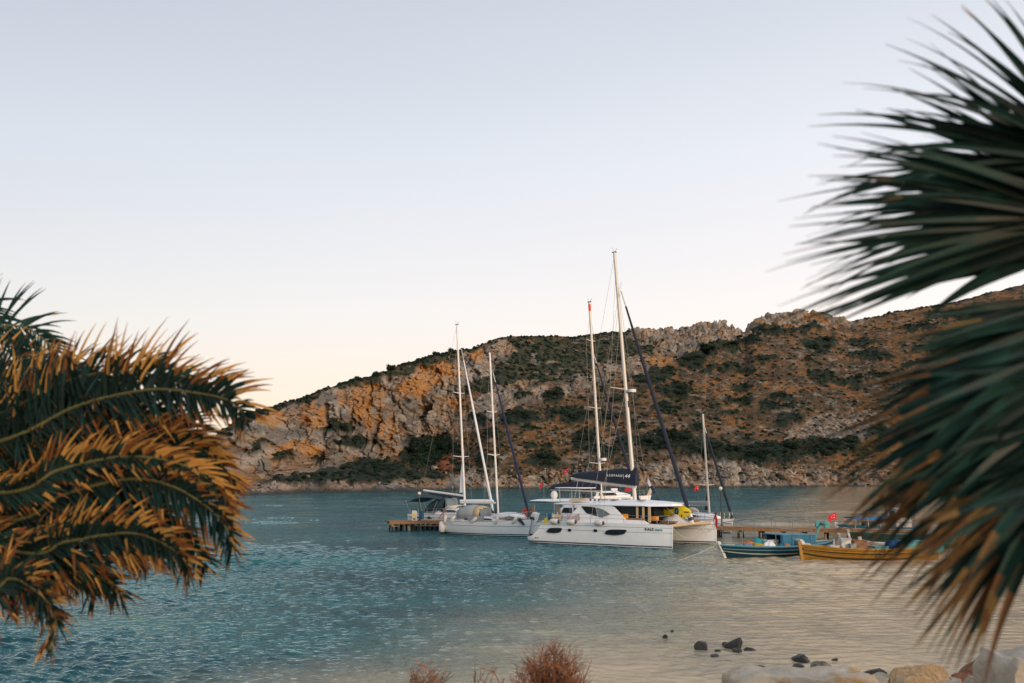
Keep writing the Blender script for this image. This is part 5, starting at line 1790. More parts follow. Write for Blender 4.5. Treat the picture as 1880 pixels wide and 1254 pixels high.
blue, hwb, zdb = fishing_hull('fishing_boat', 'blue and white wooden fishing boat with a blue cabin, heaped with coloured nets', (17.0, 66.6, 0), radians(206), 9.3, 2.6, .62, .78, .82,
                              [(.55, 1), (.62, 0), (.98, 0)], [TEALHULL, PALEHULL], BOXWHITE, BLUETOP, BLUETOP, stem_lean=.55)
# repaint bands: lower pale, upper teal
hm = blue.children[0].data
hm.materials.clear()
hm.materials.append(PALEHULL)
hm.materials.append(TEALHULL)
# cabin amidships: open front, flat overhanging roof
def blue_cabin(t):
    x0, x1, w, zb, zt = -2.35, .35, .85, .35, 1.32
    for s in (-1, 1):
        MB().prism([(x0, zb), (x1 - .1, zb), (x1, zt), (x0, zt - .05)], s * w - .03, s * w + .03).build('cabin_side', BLUEP, t, bevel=.01)
    MB().box((x0, 0, (zb + zt) / 2), (.06, w * 2, zt - zb)).build('cabin_back', BLUEP, t, bevel=.01)
    MB().prism([(x0 - .12, zt - .06), (x1 + .1, zt + .0), (x1 + .1, zt + .05), (x0 - .12, zt + .0)], -w - .08, w + .08).build('cabin_roof', BLUETOP, t, bevel=.015)
    MB().box((x1 - .02, w - .1, (zb + zt) / 2), (.07, .16, zt - zb)).build('door_post', BLUEP, t, bevel=.01)
    MB().box((x1 - .02, -w + .1, (zb + zt) / 2), (.07, .16, zt - zb)).build('door_post', BLUEP, t, bevel=.01)
    MB().box((-1.4, 0, .8), (.1, w * 1.9, .8)).build('bulkhead', DARKPAINT, t)
    text('YAREN', .17, (-.55, w + .045, .98), (pi / 2, 0, pi), PALEHULL, t, 'name_lettering', bold=.004)
blue_cabin(blue)
# canopy frame
zt_ = [2.1, 2.22, 2.3, 2.36, 2.3, 2.12]
xsf = [3.6, 2.3, 1.0, -.4, -1.6, -2.4]
for s in (-1, 1):
    MB().tube([(x, s * 1.0, z) for x, z in zip(xsf, zt_)], .022, 5).build('canopy_tube', LINE, blue)
    for x, z in ((3.6, 2.1), (1.0, 2.3), (-.4, 2.36), (-1.9, 2.2)):
        MB().tube([(x, s * 1.0, zdb(x)), (x, s * 1.0, z)], .02, 5).build('canopy_pole', LINE, blue)
MB().tube([(3.6, 0, 2.3), (1.0, 0, 2.42), (-.8, 0, 2.52), (-2.6, 0, 2.25)], .022, 5).build('canopy_ridge', LINE, blue)
for x, z in zip(xsf, zt_):
    MB().tube([(x, -1.0, z), (x, 0, z + .13), (x, 1.0, z)], .02, 5).build('canopy_bow', LINE, blue)
for s in (-1, 1):
    MB().tube([(3.6, s * 1.0, 2.1), (.4, s * 1.0, 1.75), (-2.0, s * 1.0, 1.58)], .02, 5).build('canopy_stay', LINE, blue)
# net hauler at the stern of the blue boat
t = thing('net_hauler', 'turquoise net hauler with twin discs on a curved arm at the blue boat stern', 'net hauler', wp(blue, -3.35, .1, .55), blue.rotation_euler.z)
MB().tube([(.45, 0, 0), (.30, 0, .55), (.0, 0, 1.1), (-.25, 0, 1.28)], [.09, .08, .07, .06], 8).build('arm', TURQ, t)
for y, x in ((-.2, -.16), (.2, -.5)):
    MB().tube([(x, y - .05, 1.34), (x, y + .05, 1.34)], .26, 16).build('disc', TURQ, t)
MB().tube([(-.33, -.28, 1.34), (-.33, .28, 1.34)], .06, 8).build('axle', DARKMETAL, t)
# nets and gear heaped in the bow of the blue boat
r_ = random.Random(17)
def heap(t_boat, x, y, z, r, h, m, label, group, name='fishing_net', catg='fishing net', seed=0):
    rr = random.Random(seed)
    mb = MB()
    for k in range(5):
        mb.ball((rr.uniform(-.4, .4) * r, rr.uniform(-.4, .4) * r, h * rr.uniform(.15, .4)), (r * rr.uniform(.5, .8), r * rr.uniform(.5, .8), h * rr.uniform(.5, .8)), 10, 7, 0, .12, rr)
    o = mb.build(name, m, None, angle=80)
    o.location = wp(t_boat, x, y, z)
    o.rotation_euler = (0, 0, rr.uniform(0, 6))
    tag(o, label, catg, group)
NG = 'net heaps in the blue fishing boat'
heap(blue, 3.2, .1, .5, .34, .34, NETTE, 'turquoise net heap farthest forward in the blue boat', NG, seed=1)
heap(blue, 2.7, .3, .5, .34, .36, NETPU, 'greyish net heap next to the turquoise one in the blue boat', NG, seed=2)
heap(blue, 2.3, -.2, .5, .55, .52, NETOR, 'orange net heap in the bow of the blue boat', NG, seed=3)
heap(blue, 1.9, .4, .5, .5, .42, NETYE, 'ochre net heap in front of the orange one', NG, seed=4)
heap(blue, 1.3, -.4, .5, .4, .55, NETTE, 'bright blue net heap behind the ochre one near the canopy pole', NG, seed=5)
heap(blue, 1.05, .5, .5, .42, .36, GEL2, 'white net heap in the middle of the blue boat', NG, seed=6)
heap(blue, .72, .7, .5, .22, .3, NETGR, 'small green net heap right of the white one', NG, seed=7)
heap(blue, .35, .75, .5, .25, .3, BLUEP, 'dark blue bundle before the blue cabin opening', NG, seed=8, name='net_bundle')
heap(blue, -.05, .85, .5, .3, .36, NETOR, 'orange net heap beside the blue cabin door', NG, seed=9)
heap(blue, -1.5, 1.0, .5, .3, .3, CLOTHC, 'peach coloured net bundle by the cabin wall of the blue boat', NG, seed=10, name='net_bundle')
heap(blue, -.75, 1.02, .5, .25, .28, BROWNCL, 'brown net heap under the white fender of the blue boat', NG, seed=12)
def crate(t_boat, x, y, z, d, m, label, group=None, rz=0.0, name='crate', catg='crate', rim=True):
    t = thing(name, label, catg, wp(t_boat, x, y, z), t_boat.rotation_euler.z + rz, group)
    a, b, c = d
    MB().box((0, 0, .02), (a, b, .04)).build('bottom', m, t)
    for s in (-1, 1):
        MB().box((0, s * (b / 2 - .015), c / 2), (a, .03, c)).build('side', m, t, bevel=.006)
        MB().box((s * (a / 2 - .015), 0, c / 2), (.03, b - .06, c)).build('end', m, t, bevel=.006)
        if rim:
            MB().box((0, s * (b / 2 + .005), c - .03), (a + .04, .035, .05)).build('rim', m, t)
    return t
crate(blue, .55, -.1, .5, (.9, .6, .5), BOXWHITE, 'large dirty white fish crate in front of the blue cabin')
t = thing('fender', 'long white fender hanging over the side of the blue fishing boat', 'fender', wp(blue, -.85, 1.36, .55), blue.rotation_euler.z)
t.rotation_euler = (radians(4), radians(14), blue.rotation_euler.z)
MB().tube([(0, 0, -.55), (0, 0, -.48), (0, 0, -.3), (0, 0, .3), (0, 0, .45), (0, 0, .55)], [.05, .15, .21, .2, .12, .04], 12).build('body', FENDER, t, angle=60)
MB().tube([(0, 0, .5), (0.02, -.1, 1.1), (.0, -.2, 1.75)], .014, 4).build('lanyard', WOODLT, t)
p0 = wp(blue, 4.9, 0, .8)
o = MB().tube(sag(p0, p0 + Vector((-3.6, -2.6, -.95)), .12), .014, 4).build('mooring_line', ROPE, None)
tag(o, 'thin pale mooring line running from the blue boat bow into the water', 'rope')

yel, hwy, zdy = fishing_hull('fishing_boat', 'ochre yellow wooden fishing boat with black stripes and a red flag', (21.9, 63.8, 0), radians(184), 8.7, 2.5, .64, .86, .72,
                             [(.42, 1), (.50, 0), (.66, 0), (.72, 1), (.82, 0), (.99, 0)], [YELHULL, DARKPAINT], YELHULL, YELHULL, TURQ, stem_lean=.1, flare=.36)
crate(yel, 2.35, .2, .5, (.55, .5, .36), BOXWHITE, 'small white polystyrene box in the bow of the ochre boat', 'boxes in the ochre boat')
MB().tube([(0, 0, 0), (0, 0, .02)], .01)
def solid_box(t_boat, x, y, z, d, m, label, name, catg, group=None, rz=0.0, bevel=.03):
    t = thing(name, label, catg, wp(t_boat, x, y, z), t_boat.rotation_euler.z + rz, group)
    MB().box((0, 0, d[2] / 2), d).build('body', m, t, bevel=bevel)
    MB().box((0, 0, d[2] + .02), (d[0] + .04, d[1] + .04, .05)).build('lid', m, t, bevel=.01)
    return t
solid_box(yel, 1.55, .0, .5, (.62, .5, .72), BOXWHITE, 'tall white box behind the small one in the ochre boat', 'fish_box', 'box', 'boxes in the ochre boat')
solid_box(yel, 1.25, .45, .5, (.36, .3, .42), GREYCL, 'grey canister at the foot of the tall white box', 'canister', 'canister')
heap(yel, 1.95, .35, .5, .22, .3, BROWNCL, 'brown net bundle between the white boxes of the ochre boat', None, seed=21, name='net_bundle', catg='net bundle')
solid_box(yel, .72, .05, .5, (.85, .7, .62), mat('brown_engine_box', (.26, .13, .07), .8, var=.25, scale=5), 'brown engine box in the middle of the ochre boat', 'engine_box', 'box', 'boxes in the ochre boat')
solid_box(yel, -.45, .55, .42, (.85, .35, .34), TURQ, 'low turquoise locker right of the brown engine box', 'locker', 'locker', 'turquoise lockers in the ochre boat')
solid_box(yel, -3.0, .2, .45, (2.6, 1.2, .62), TURQ, 'long turquoise stern locker of the ochre boat', 'locker', 'locker', 'turquoise lockers in the ochre boat')
heap(yel, -1.3, .3, .5, .5, .7, mat('blue_tarp', (.01, .06, .17), .8, var=.3, scale=6), 'crumpled dark blue tarpaulin before the long turquoise locker', None, seed=23, name='tarpaulin', catg='tarpaulin')
text('KADER', .17, (-2.7, .2 + .625, .84), (pi / 2, 0, pi), NAVYP, yel, 'locker_lettering', bold=.004)
for x in (0.15, -.4):
    MB().tube([(x, hwy(x) + .04, zdy(x) + .05), (x + .05, hwy(x) + .05, .2)], .025, 5).build('rope_hang', DARKPAINT, yel)
t = turkish_flag(wp(yel, 2.05, .1, 2.35), .62, yel.rotation_euler.z + pi + .1, 'red flag with white crescent on the tall pole of the ochre boat', 1.85, droop=.25, tilt=.08, seed=9)

grn, hwg, zdg = fishing_hull('fishing_boat', 'dark green fishing boat with a white bow between the pier and the ochre boat', (28.3, 73.4, 0), radians(186), 9.5, 2.6, .95, 1.1, .9,
                             [(.5, 0), (.8, 0), (.98, 0)], [DKGREEN, DKGREEN], BOXWHITE, DKGREEN, WOODLT, stem_lean=.3)
MB().box((-1.5, 0, 1.25), (1.6, 1.2, .7)).build('wheelhouse', GREYCL, grn, bevel=.03)
mb = MB()
sk, hws, zds = fishing_hull('rowing_boat', 'slim white rowing boat lying behind the ochre boat', (24.4, 66.9, 0), radians(184), 4.2, 1.2, .72, .95, .75, [(.5, 0), (.98, 0)], [BOXWHITE, BOXWHITE], BOXWHITE, BOXWHITE, WOODLT, stem_lean=.2)
sk['category'] = 'rowing boat'

awn, hwa, zda = fishing_hull('fishing_boat', 'white fishing boat under a bright blue awning on the far side of the pier', (31.4, 86.4, 0), radians(182), 9.0, 2.6, .8, 1.0, .8,
                             [(.5, 0), (.9, 1), (.98, 0)], [BOXWHITE, BLUEP], BOXWHITE, BLUEP, WOODLT, stem_lean=.3)
rs = []
for i in range(9):
    x = 3.4 - i * .36
    rs.append([(x, -1.2 + 2.4 * k / 8, 1.55 + .12 * sin(pi * k / 8) - .07 * sin(pi * (i / 8)) + .02 * sin(i * 2 + k)) for k in range(9)])
o = MB().rings(rs, closed=False, cap=False).build('awning', AWNING, awn, angle=70)
o.modifiers.new('solid', 'SOLIDIFY').thickness = .03
for x in (3.3, 2.2, 1.2, .6):
    for s in (-1, 1):
        MB().tube([(x, s * 1.1, .7), (x, s * 1.1, 1.55)], .03, 5).build('awning_post', BOXWHITE, awn)
MB().box((1.9, .2, 1.05), (.9, .7, .5)).build('engine_box', DARKPAINT, awn, bevel=.03)
wh = MB().box((-.9, 0, 1.55), (1.3, 1.5, 1.5)).build('wheelhouse', BOXWHITE, awn, bevel=.05)
MB().box((-.9, .76, 1.9), (1.0, .03, .5)).build('wheelhouse_window', GLASS, awn)
MB().box((-.26, 0, 1.9), (.04, 1.1, .5)).build('wheelhouse_window', GLASS, awn)
MB().box((-.9, 0, 2.33), (1.6, 1.75, .07)).build('wheelhouse_roof', BOXWHITE, awn, bevel=.02)
for x in (-1.6, -1.9):
    MB().tube([(x, .4, .8), (x - .1, .4, 3.4)], .025, 5).build('pole', DARKMETAL, awn)
MB().tube([(.3, 0, .8), (.25, 0, 2.6)], .04, 6).build('pole', DARKMETAL, awn)
# pier railing to the right
rl = thing('pier_railing', 'thin grey tube railing along the right part of the pier', 'railing', (0, 0, 0))
a, b = pier_pts[3], pier_pts[5]
prev = None
for k in range(9):
    q = Vector(a).lerp(b, .28 + .06 * k)
    MB().tube([(q.x, q.y + 1.0, DECK_Z), (q.x, q.y + 1.0, DECK_Z + .95)], .025, 5).build('post', LINE, rl)
q0, q1 = Vector(a).lerp(b, .28), Vector(a).lerp(b, .76)
for z in (.9, .5):
    MB().tube([(q0.x, q0.y + 1.0, DECK_Z + z), (q1.x, q1.y + 1.0, DECK_Z + z)], .022, 5).build('tube', LINE, rl)
# ============================================================ DARK ROCKS IN THE SHALLOWS, STONES ON THE BANK
WETROCK = mat('wet_dark_rock', (0.022, 0.02, 0.018), 0.55, var=0.5, scale=5, bump=.06, bscale=14)
LIME = mat('bank_limestone', (0.44, 0.38, 0.30), 0.9, var=0.16, scale=3, bump=.05, bscale=9, spec=.2, stain=((0.40, 0.24, 0.10), 2.2, 0.50))
LIMEW = mat('bank_limestone_white', (0.42, 0.36, 0.28), 0.9, var=0.2, scale=3, bump=.06, bscale=8, spec=.2, stain=((0.34, 0.24, 0.14), 1.8, 0.52))
LIMEO = mat('bank_limestone_ochre', (0.42, 0.30, 0.17), 0.9, var=0.25, scale=4, bump=.06, bscale=9, spec=.2)
REDROCK = mat('bank_red_rock', (0.20, 0.09, 0.055), 0.85, var=0.3, scale=4, bump=.06, bscale=9)
MIXROCK = mat('shallow_grey_rock', (0.16, 0.14, 0.11), 0.85, var=0.5, scale=4, bump=.06, bscale=9, stain=((0.03, 0.03, 0.028), 2.5, 0.5))

def rock_obj(name, label, catg, loc, size, m, seed, group=None, rz=0.0, cuts=14, flat=.75, sub=3):
    import bmesh
    bm = bmesh.new()
    bmesh.ops.create_icosphere(bm, subdivisions=sub, radius=1.0)
    r = random.Random(seed)
    dirs = [(Vector((r.gauss(0, 1), r.gauss(0, 1), r.gauss(0, 1))).normalized(), r.uniform(.42, .84)) for _ in range(cuts)]
    for v in bm.verts:
        p = v.co.copy()
        for d, q in dirs:
            t = p.dot(d)
            if t > q:
                p -= d * (t - q) * .99
        n = Vector((math.sin(p.x * 7 + seed) + math.sin(p.y * 9 + seed * 2), math.sin(p.y * 8 + seed), math.sin(p.z * 9 + seed * 3)))
        v.co = p + n * .018 + Vector((r.uniform(-1, 1), r.uniform(-1, 1), r.uniform(-1, 1))) * .02
    me = bpy.data.meshes.new(name)
    bm.to_mesh(me)
    bm.free()
    me.materials.append(m)
    me.shade_smooth()
    me.set_sharp_from_angle(angle=radians(24))
    o = bpy.data.objects.new(name, me)
    COL.objects.link(o)
    o.location = loc
    o.scale = size
    o.rotation_euler = (0, 0, rz)
    return tag(o, label, catg, group)

def water_rock(px, py, wpx, hpx, label, m=None, seed=0, rz=0.0, cuts=14):
    """px, py: middle of its waterline; width and height in the photo's pixels"""
    p = at_z(px, py, 0)
    k = p.y / F
    w, h = wpx * k, hpx * k
    rock_obj('shore_rock', label, 'rock', (p.x, p.y, h * .12), (w * .62, w * .5, h * .85), m or WETROCK, seed, 'dark rocks standing in the shallow water', rz, cuts)

WR = [(1234, 1160, 11, 4, 'smallest dark rock far left of the group, barely above the water', 1), (1221, 1171, 10, 6, 'small dark rock just below the smallest one at the left of the group', 2),
      (1289, 1192, 30, 17, 'rounded dark rock standing left of the large cluster in the shallows', 3), (1346, 1190, 34, 26, 'tallest dark rock of the cluster in the shallows', 4),
      (1354, 1197, 22, 10, 'low dark rock in front of the tallest one of the cluster', 5), (1332, 1184, 16, 7, 'low dark rock behind the left edge of the tallest one', 6),
      (1376, 1193, 24, 5, 'flat dark rock trailing right of the tall cluster', 7), (1312, 1206, 18, 7, 'flat dark rock below the rounded one on its right', 8),
      (1392, 1230, 30, 17, 'dark rock standing directly above the long pale slab', 9), (1374, 1229, 16, 6, 'low dark rock touching the left side of the one above the slab', 10),
      (1473, 1214, 42, 15, 'wide flat topped dark rock above the middle of the shore', 11), (1533, 1212, 16, 4, 'thin dark rock flush with the water, right of the wide one', 12),
      (1464, 1230, 30, 12, 'dark rounded rock below the wide flat topped one', 13), (1606, 1244, 56, 22, 'large dark rounded rock behind the grey shore stones', 15),
      (1646, 1245, 16, 9, 'small dark rock right of the large rounded one', 16), (1318, 1196, 12, 4, 'tiny dark rock between the rounded rock and the cluster', 17)]
for px, py, w, h, lab, sd_ in WR:
    water_rock(px, py, w, h, lab, seed=sd_, rz=sd_ * 1.3)
water_rock(1512, 1246, 50, 42, 'tall pointed grey rock with a dark right flank at the water edge', MIXROCK, 14, .9, 9)

def bank_block(px, ytop, Y, size, m, label, seed, rz=0.0, name='stone_block', catg='stone', rocky=True, group='pale stones on the near bank'):
    p = at(px, ytop, Y)
    w, d, h = size
    if rocky:
        return rock_obj(name, label, catg, (p.x, p.y, p.z - h * .48), (w * .62, d * .62, h * .62), m, seed, group, rz, 12, sub=4)
    import bmesh
    bm = bmesh.new()
    bmesh.ops.create_cube(bm, size=1)
    bmesh.ops.subdivide_edges(bm, edges=bm.edges[:], cuts=12, use_grid_fill=True)
    r = random.Random(seed)
    for v in bm.verts:
        c = v.co
        k = 1 - .10 * (abs(c.x) * 2) ** 4 * (abs(c.z) * 2) ** 4 - .05 * (abs(c.y) * 2) ** 4 * (abs(c.z) * 2) ** 4
        n = math.sin(c.x * 9 + seed) * math.sin(c.y * 7 + seed) * .02 + math.sin(c.x * 23 + c.z * 17 + seed) * .012 + r.uniform(-.008, .008)
        v.co = Vector((c.x * w * k, c.y * d * k, c.z * h * k + n * 1.6))
        v.co.y += n
    me = bpy.data.meshes.new(name)
    bm.to_mesh(me)
    bm.free()
    me.materials.append(m)
    me.shade_smooth()
    me.set_sharp_from_angle(angle=radians(40))
    o = bpy.data.objects.new(name, me)
    COL.objects.link(o)
    o.location = (p.x, p.y, p.z - h / 2)
    o.rotation_euler = (0, 0, rz)
    return tag(o, label, catg, group)

bank_block(1468, 1232, 14.2, (1.95, .8, .62), LIME, 'long pale limestone slab lying along the bottom edge of the bank', 1, .03, rocky=False)
bank_block(1884, 1199, 11.5, (.78, .8, 1.0), LIMEW, 'tall squared whitish limestone block at the right end of the bank', 2, .12, rocky=False)
bank_block(1690, 1221, 14.5, (.72, .6, .62), LIMEO, 'pointed ochre boulder in the middle of the bank stones', 3)
bank_block(1597, 1237, 14.6, (.62, .5, .5), MATS['bank_limestone_white'], 'low grey stone between the slab and the ochre boulder', 4)
bank_block(1737, 1235, 14.4, (.55, .5, .45), LIMEW, 'low whitish stone right of the ochre boulder', 5)
bank_block(1785, 1214, 16.5, (.50, .5, .5), REDROCK, 'reddish brown squared rock left of the tall whitish block', 6)
bank_block(1655, 1245, 14.0, (.5, .4, .4), LIMEO, 'small ochre stone low in front of the pointed boulder', 7)
bank_block(1806, 1237, 13.0, (.45, .4, .45), LIMEW, 'small pale stone at the foot of the reddish rock', 8)
bank_block(1330, 1249, 15.0, (.4, .35, .3), LIMEO, 'small ochre stone at the left end of the long slab', 21)
bank_block(1560, 1240, 15.2, (.38, .3, .3), LIME, 'small pale stone at the right end of the long slab', 22)
bank_block(1625, 1246, 15.0, (.3, .3, .25), LIMEW, 'small whitish stone under the low grey stone', 23)
bank_block(1765, 1240, 15.5, (.36, .3, .3), REDROCK, 'little brown stone below the reddish squared rock', 24)
mbp = MB()
r_ = random.Random(77)
for _ in range(1500):
    x, y = r_.uniform(-8, 14), r_.uniform(12.5, 22)
    z = float(bank_z(x, y))
    s = abs(r_.gauss(.05, .05)) + .02
    d = [Vector((sx * r_.uniform(.6, 1.1), sy * r_.uniform(.6, 1.1), sz * r_.uniform(.4, .8))) * s for sz in (-1, 1) for sx, sy in ((-1, -1), (1, -1), (1, 1), (-1, 1))]
    mbp.add([Vector((x, y, z + s * .2)) + v for v in d], [(3, 2, 1, 0), (4, 5, 6, 7), (0, 1, 5, 4), (1, 2, 6, 5), (2, 3, 7, 6), (3, 0, 4, 7)], r_.choice((0, 1)))
tag(mbp.build('bank_pebbles', [LIME, LIMEO], smooth=False), 'loose pebbles and small stones on the near bank', 'pebbles', kind='stuff')

# ============================================================ DRY BUSHES
TWIG = mat('dry_rust_twigs', (0.21, 0.07, 0.028), 0.85, var=0.35, scale=3)
TWIG2 = mat('dry_dark_twigs', (0.10, 0.05, 0.03), 0.85, var=0.3, scale=3)
TWIG3 = mat('dry_ochre_twigs', (0.34, 0.14, 0.05), 0.85, var=0.3, scale=3)
def dry_bush(px, ytop, Y, rx, label, seed, n=46, depth=4):
    top = at(px, ytop, Y)
    zb = float(bank_z(0, Y))
    H_ = top.z - zb
    t = thing('dry_bush', label, 'bush', (top.x, Y, zb), 0, 'dry leafless bushes on the near bank')
    r = random.Random(seed)
    stems = MB()
    tw = MB()
    def grow(p, d, l, rad, lev):
        n_ = 3
        pts, q = [p], p.copy()
        for k in range(n_):
            zz = max(0, (q.z - (H_ - rx)) / rx)
            if zz > 1.12 or math.hypot(q.x, q.y) > rx * sqrt(max(0.06, 1 - zz * zz * .8)) * r.uniform(.78, 1.3):
                return
            d = (d + Vector((r.gauss(0, .22), r.gauss(0, .22), r.gauss(.02, .16)))).normalized()
            q = q + d * l / n_
            pts.append(q.copy())
        tgt = stems if lev < 2 else tw
        tgt.tube(pts, [rad, rad * .85, rad * .7, rad * .45], 4 if lev < 2 else 3, r.choice((0, 0, 1, 2)), cap=False)
        if lev < depth:
            for k in range(r.choice((3, 4, 4)) if lev else 4):
                s_ = r.choice(pts[1:])
                dd = (d + Vector((r.gauss(0, .6), r.gauss(0, .6), r.gauss(.1, .45)))).normalized()
                grow(s_, dd, l * r.uniform(.5, .8), rad * .62, lev + 1)
    for k in range(n):
        a = r.uniform(0, 2 * pi)
        sp_ = r.random() ** .5
        d = Vector((cos(a) * sp_ * rx / H_ * 1.05, sin(a) * sp_ * rx / H_ * .8, 1 - .25 * sp_)).normalized()
        grow(Vector((cos(a) * .12, sin(a) * .12, 0)), d, H_ * r.uniform(.42, .58), .015, 0)
    stems.build('stems', [TWIG, TWIG2, TWIG3], t)
    tag(tw.build('twigs', [TWIG, TWIG2, TWIG3], t), None, None, kind='stuff')
dry_bush(1016, 1180, 13.0, .50, 'largest rust brown leafless bush at the bottom middle', 1, 44)
dry_bush(952, 1206, 13.3, .22, 'rust brown bush joined to the left side of the largest one', 6, 11)
dry_bush(893, 1218, 13.0, .22, 'small rust brown leafless bush between the other two', 2, 14)
dry_bush(782, 1210, 13.0, .30, 'sparse dark leafless bush farthest left at the bottom', 3, 12)
dry_bush(848, 1240, 13.0, .12, 'tiny sparse leafless tuft right of the farthest left bush', 4, 4, 3)

# ============================================================ PALMS
PG = mat('palm_green', (0.008, 0.036, 0.028), 0.55, var=0.4, scale=3, transl=.12, spec=.2)
PG2 = mat('palm_dark_green', (0.007, 0.022, 0.018), 0.45, var=0.4, scale=3, transl=.08, spec=.2)
PGOLD = mat('palm_golden_tip', (0.56, 0.30, 0.075), 0.6, var=0.3, scale=4, transl=.35, spec=.2)
PBROWN = mat('palm_brown_tip', (0.20, 0.075, 0.022), 0.7, var=0.35, scale=4, transl=.25, spec=.2)
PBRN2 = mat('palm_dull_brown_tip', (0.12, 0.06, 0.025), 0.7, var=0.35, scale=4, transl=.2, spec=.2)
PTAN = mat('palm_tan_tip', (0.19, 0.115, 0.042), 0.7, var=0.35, scale=4, transl=.25, spec=.2)
PRACH = mat('palm_rachis', (0.10, 0.095, 0.03), 0.6, var=0.3, scale=3)
PTRUNK = mat('palm_trunk_bark', (0.10, 0.065, 0.04), 0.95, var=0.4, scale=9, bump=.05, bscale=20)

def blade(pts, widths, nrm, mseg, fold=.25):
    """a folded strip along pts; nrm is the rough surface normal; mseg: material of each segment"""
    n = len(pts)
    vs, fs, ms = [], [], []
    for i, p in enumerate(pts):
        t = (pts[min(i + 1, n - 1)] - pts[max(i - 1, 0)]).normalized()
        u = t.cross(nrm)
        u = u.normalized() if u.length > 1e-4 else Vector((1, 0, 0))
        w = widths[i]
        nn = u.cross(t)
        vs += [p - u * w / 2 + nn * w * fold, p, p + u * w / 2 + nn * w * fold]
    for i in range(n - 1):
        a = i * 3
        fs += [(a, a + 1, a + 4, a + 3), (a + 1, a + 2, a + 5, a + 4)]
        ms += [mseg[i], mseg[i]]
    return vs, fs, ms

def bez(pts, n):
    """smooth curve through control points"""
    out = []
    P_ = [Vector(p) for p in pts]
    for i in range(len(P_) - 1):
        p0 = P_[max(i - 1, 0)]
        p1, p2 = P_[i], P_[i + 1]
        p3 = P_[min(i + 2, len(P_) - 1)]
        for k in range(n):
            t = k / n
            out.append(0.5 * ((2 * p1) + (p2 - p0) * t + (2 * p0 - 5 * p1 + 4 * p2 - p3) * t * t + (3 * p1 - p0 - 3 * p2 + p3) * t ** 3))
    out.append(P_[-1])
    return out

n_leaflets = 0
def pinnate(palm, path, up_len, dn_len, spacing, gold_up, gold_dn, seed, count_max=None, start=0.12, fwd=.75, green=0, twist=0.0):
    """a feather frond; path in world; leaflets above and below the rachis as seen from the bay side"""
    global n_leaflets
    r = random.Random(seed)
    C_ = bez(path, 12)
    o0 = palm.location
    L_ = [0]
    for i in range(1, len(C_)):
        L_.append(L_[-1] + (C_[i] - C_[i - 1]).length)
    tot = L_[-1]
    mb = MB()
    mb.tube([p - o0 for p in C_], [.014 * (1 - .8 * l / tot) + .004 for l in L_], 6)
    fr = mb.build('frond', PRACH, palm)
    s = start * tot
    rest = MB()
    view = Vector((0, -1, 0))
    while s < tot * .995:
        i = max(j for j in range(len(L_)) if L_[j] <= s)
        i = min(i, len(C_) - 2)
        f = (s - L_[i]) / max(1e-6, L_[i + 1] - L_[i])
        p = C_[i].lerp(C_[i + 1], f)
        T = (C_[i + 1] - C_[i]).normalized()
        upv = (Vector((0, 0, 1)) - T * T.z).normalized()
        side = T.cross(upv).normalized()
        u = s / tot
        taper = min(1, .45 + u * 2.2) * (1 - max(0, u - .72) / .28 * .55)
        for sg, ln, gold in ((1, up_len, gold_up), (-1, dn_len, gold_dn)):
            if ln <= 0:
                continue
            l = ln * taper * r.uniform(.72, 1.2)
            a = twist + r.gauss(0, .5)
            S_ = (upv * sg * cos(a) + side * sin(a)).normalized()
            fw = fwd + .5 * max(0, u - .7) / .3 + r.gauss(0, .17)
            d = (S_ + T * fw).normalized()
            pts, q = [], p.copy()
            nseg = 6
            curl = r.gauss(0, .05)
            for k in range(nseg + 1):
                pts.append(q - o0)
                d = (d + Vector((0, 0, -1)) * (.055 + .05 * k / nseg) + T * .035 + view * curl).normalized()
                q = q + d * l / nseg
            w = r.uniform(.018, .027)
            wid = [w * .55, w, w, w * .9, w * .72, w * .42, .002]
            g = gold * .95 * min(1.08, .30 + 1.05 * u) + r.gauss(0, .14)
            ms = []
            tipm = 2 if r.random() < (.6 if sg > 0 else .3) else 3
            for k in range(nseg):
                v = k / nseg
                ms.append(tipm if v > 1 - g else (0 if (v > .25 and r.random() < .8) or green else 1))
            nn = (side + upv * .3 * r.uniform(-1, 1)).normalized()
            vs, fs, m_ = blade(pts, wid, nn, ms)
            if count_max and n_leaflets < count_max:
                lb = MB()
                lb.v, lb.f, lb.m = [tuple(v) for v in vs], fs, m_
                lb.build('leaflet', [PG, PG2, PGOLD, PBROWN], fr, angle=60)
                n_leaflets += 1
            else:
                o = len(rest.v)
                rest.v += [tuple(v) for v in vs]
                rest.f += [tuple(i_ + o for i_ in f_) for f_ in fs]
                rest.m += m_
        s += spacing * .74 * r.uniform(.8, 1.2)
    if rest.v:
        tag(rest.build('leaflets', [PG, PG2, PGOLD, PBROWN], fr, angle=60), None, None, kind='stuff')
    return fr

crown1 = at(-330, 890, 7.6)
zg1 = float(bank_z(0, 7.6))
palm1 = thing('date_palm', 'feather leaved date palm at the left with golden dry leaf tips', 'palm', (crown1.x, 7.6, zg1))
tp = Vector((crown1.x, 7.6, crown1.z)) - palm1.location
MB().tube([(0, 0, -.3), (0, 0, .2), (0, 0, tp.z * .6), (0, 0, tp.z - .1), (0, 0, tp.z + .15)], [.36, .30, .28, .34, .2], 14).build('trunk', PTRUNK, palm1)
def frond_px(pts, d0, d1):
    n = len(pts)
    out = [crown1.copy()]
    for i, (px, py) in enumerate(pts):
        f = i / max(1, n - 1)
        out.append(at(px, py, d0 + (d1 - d0) * f))
    return out
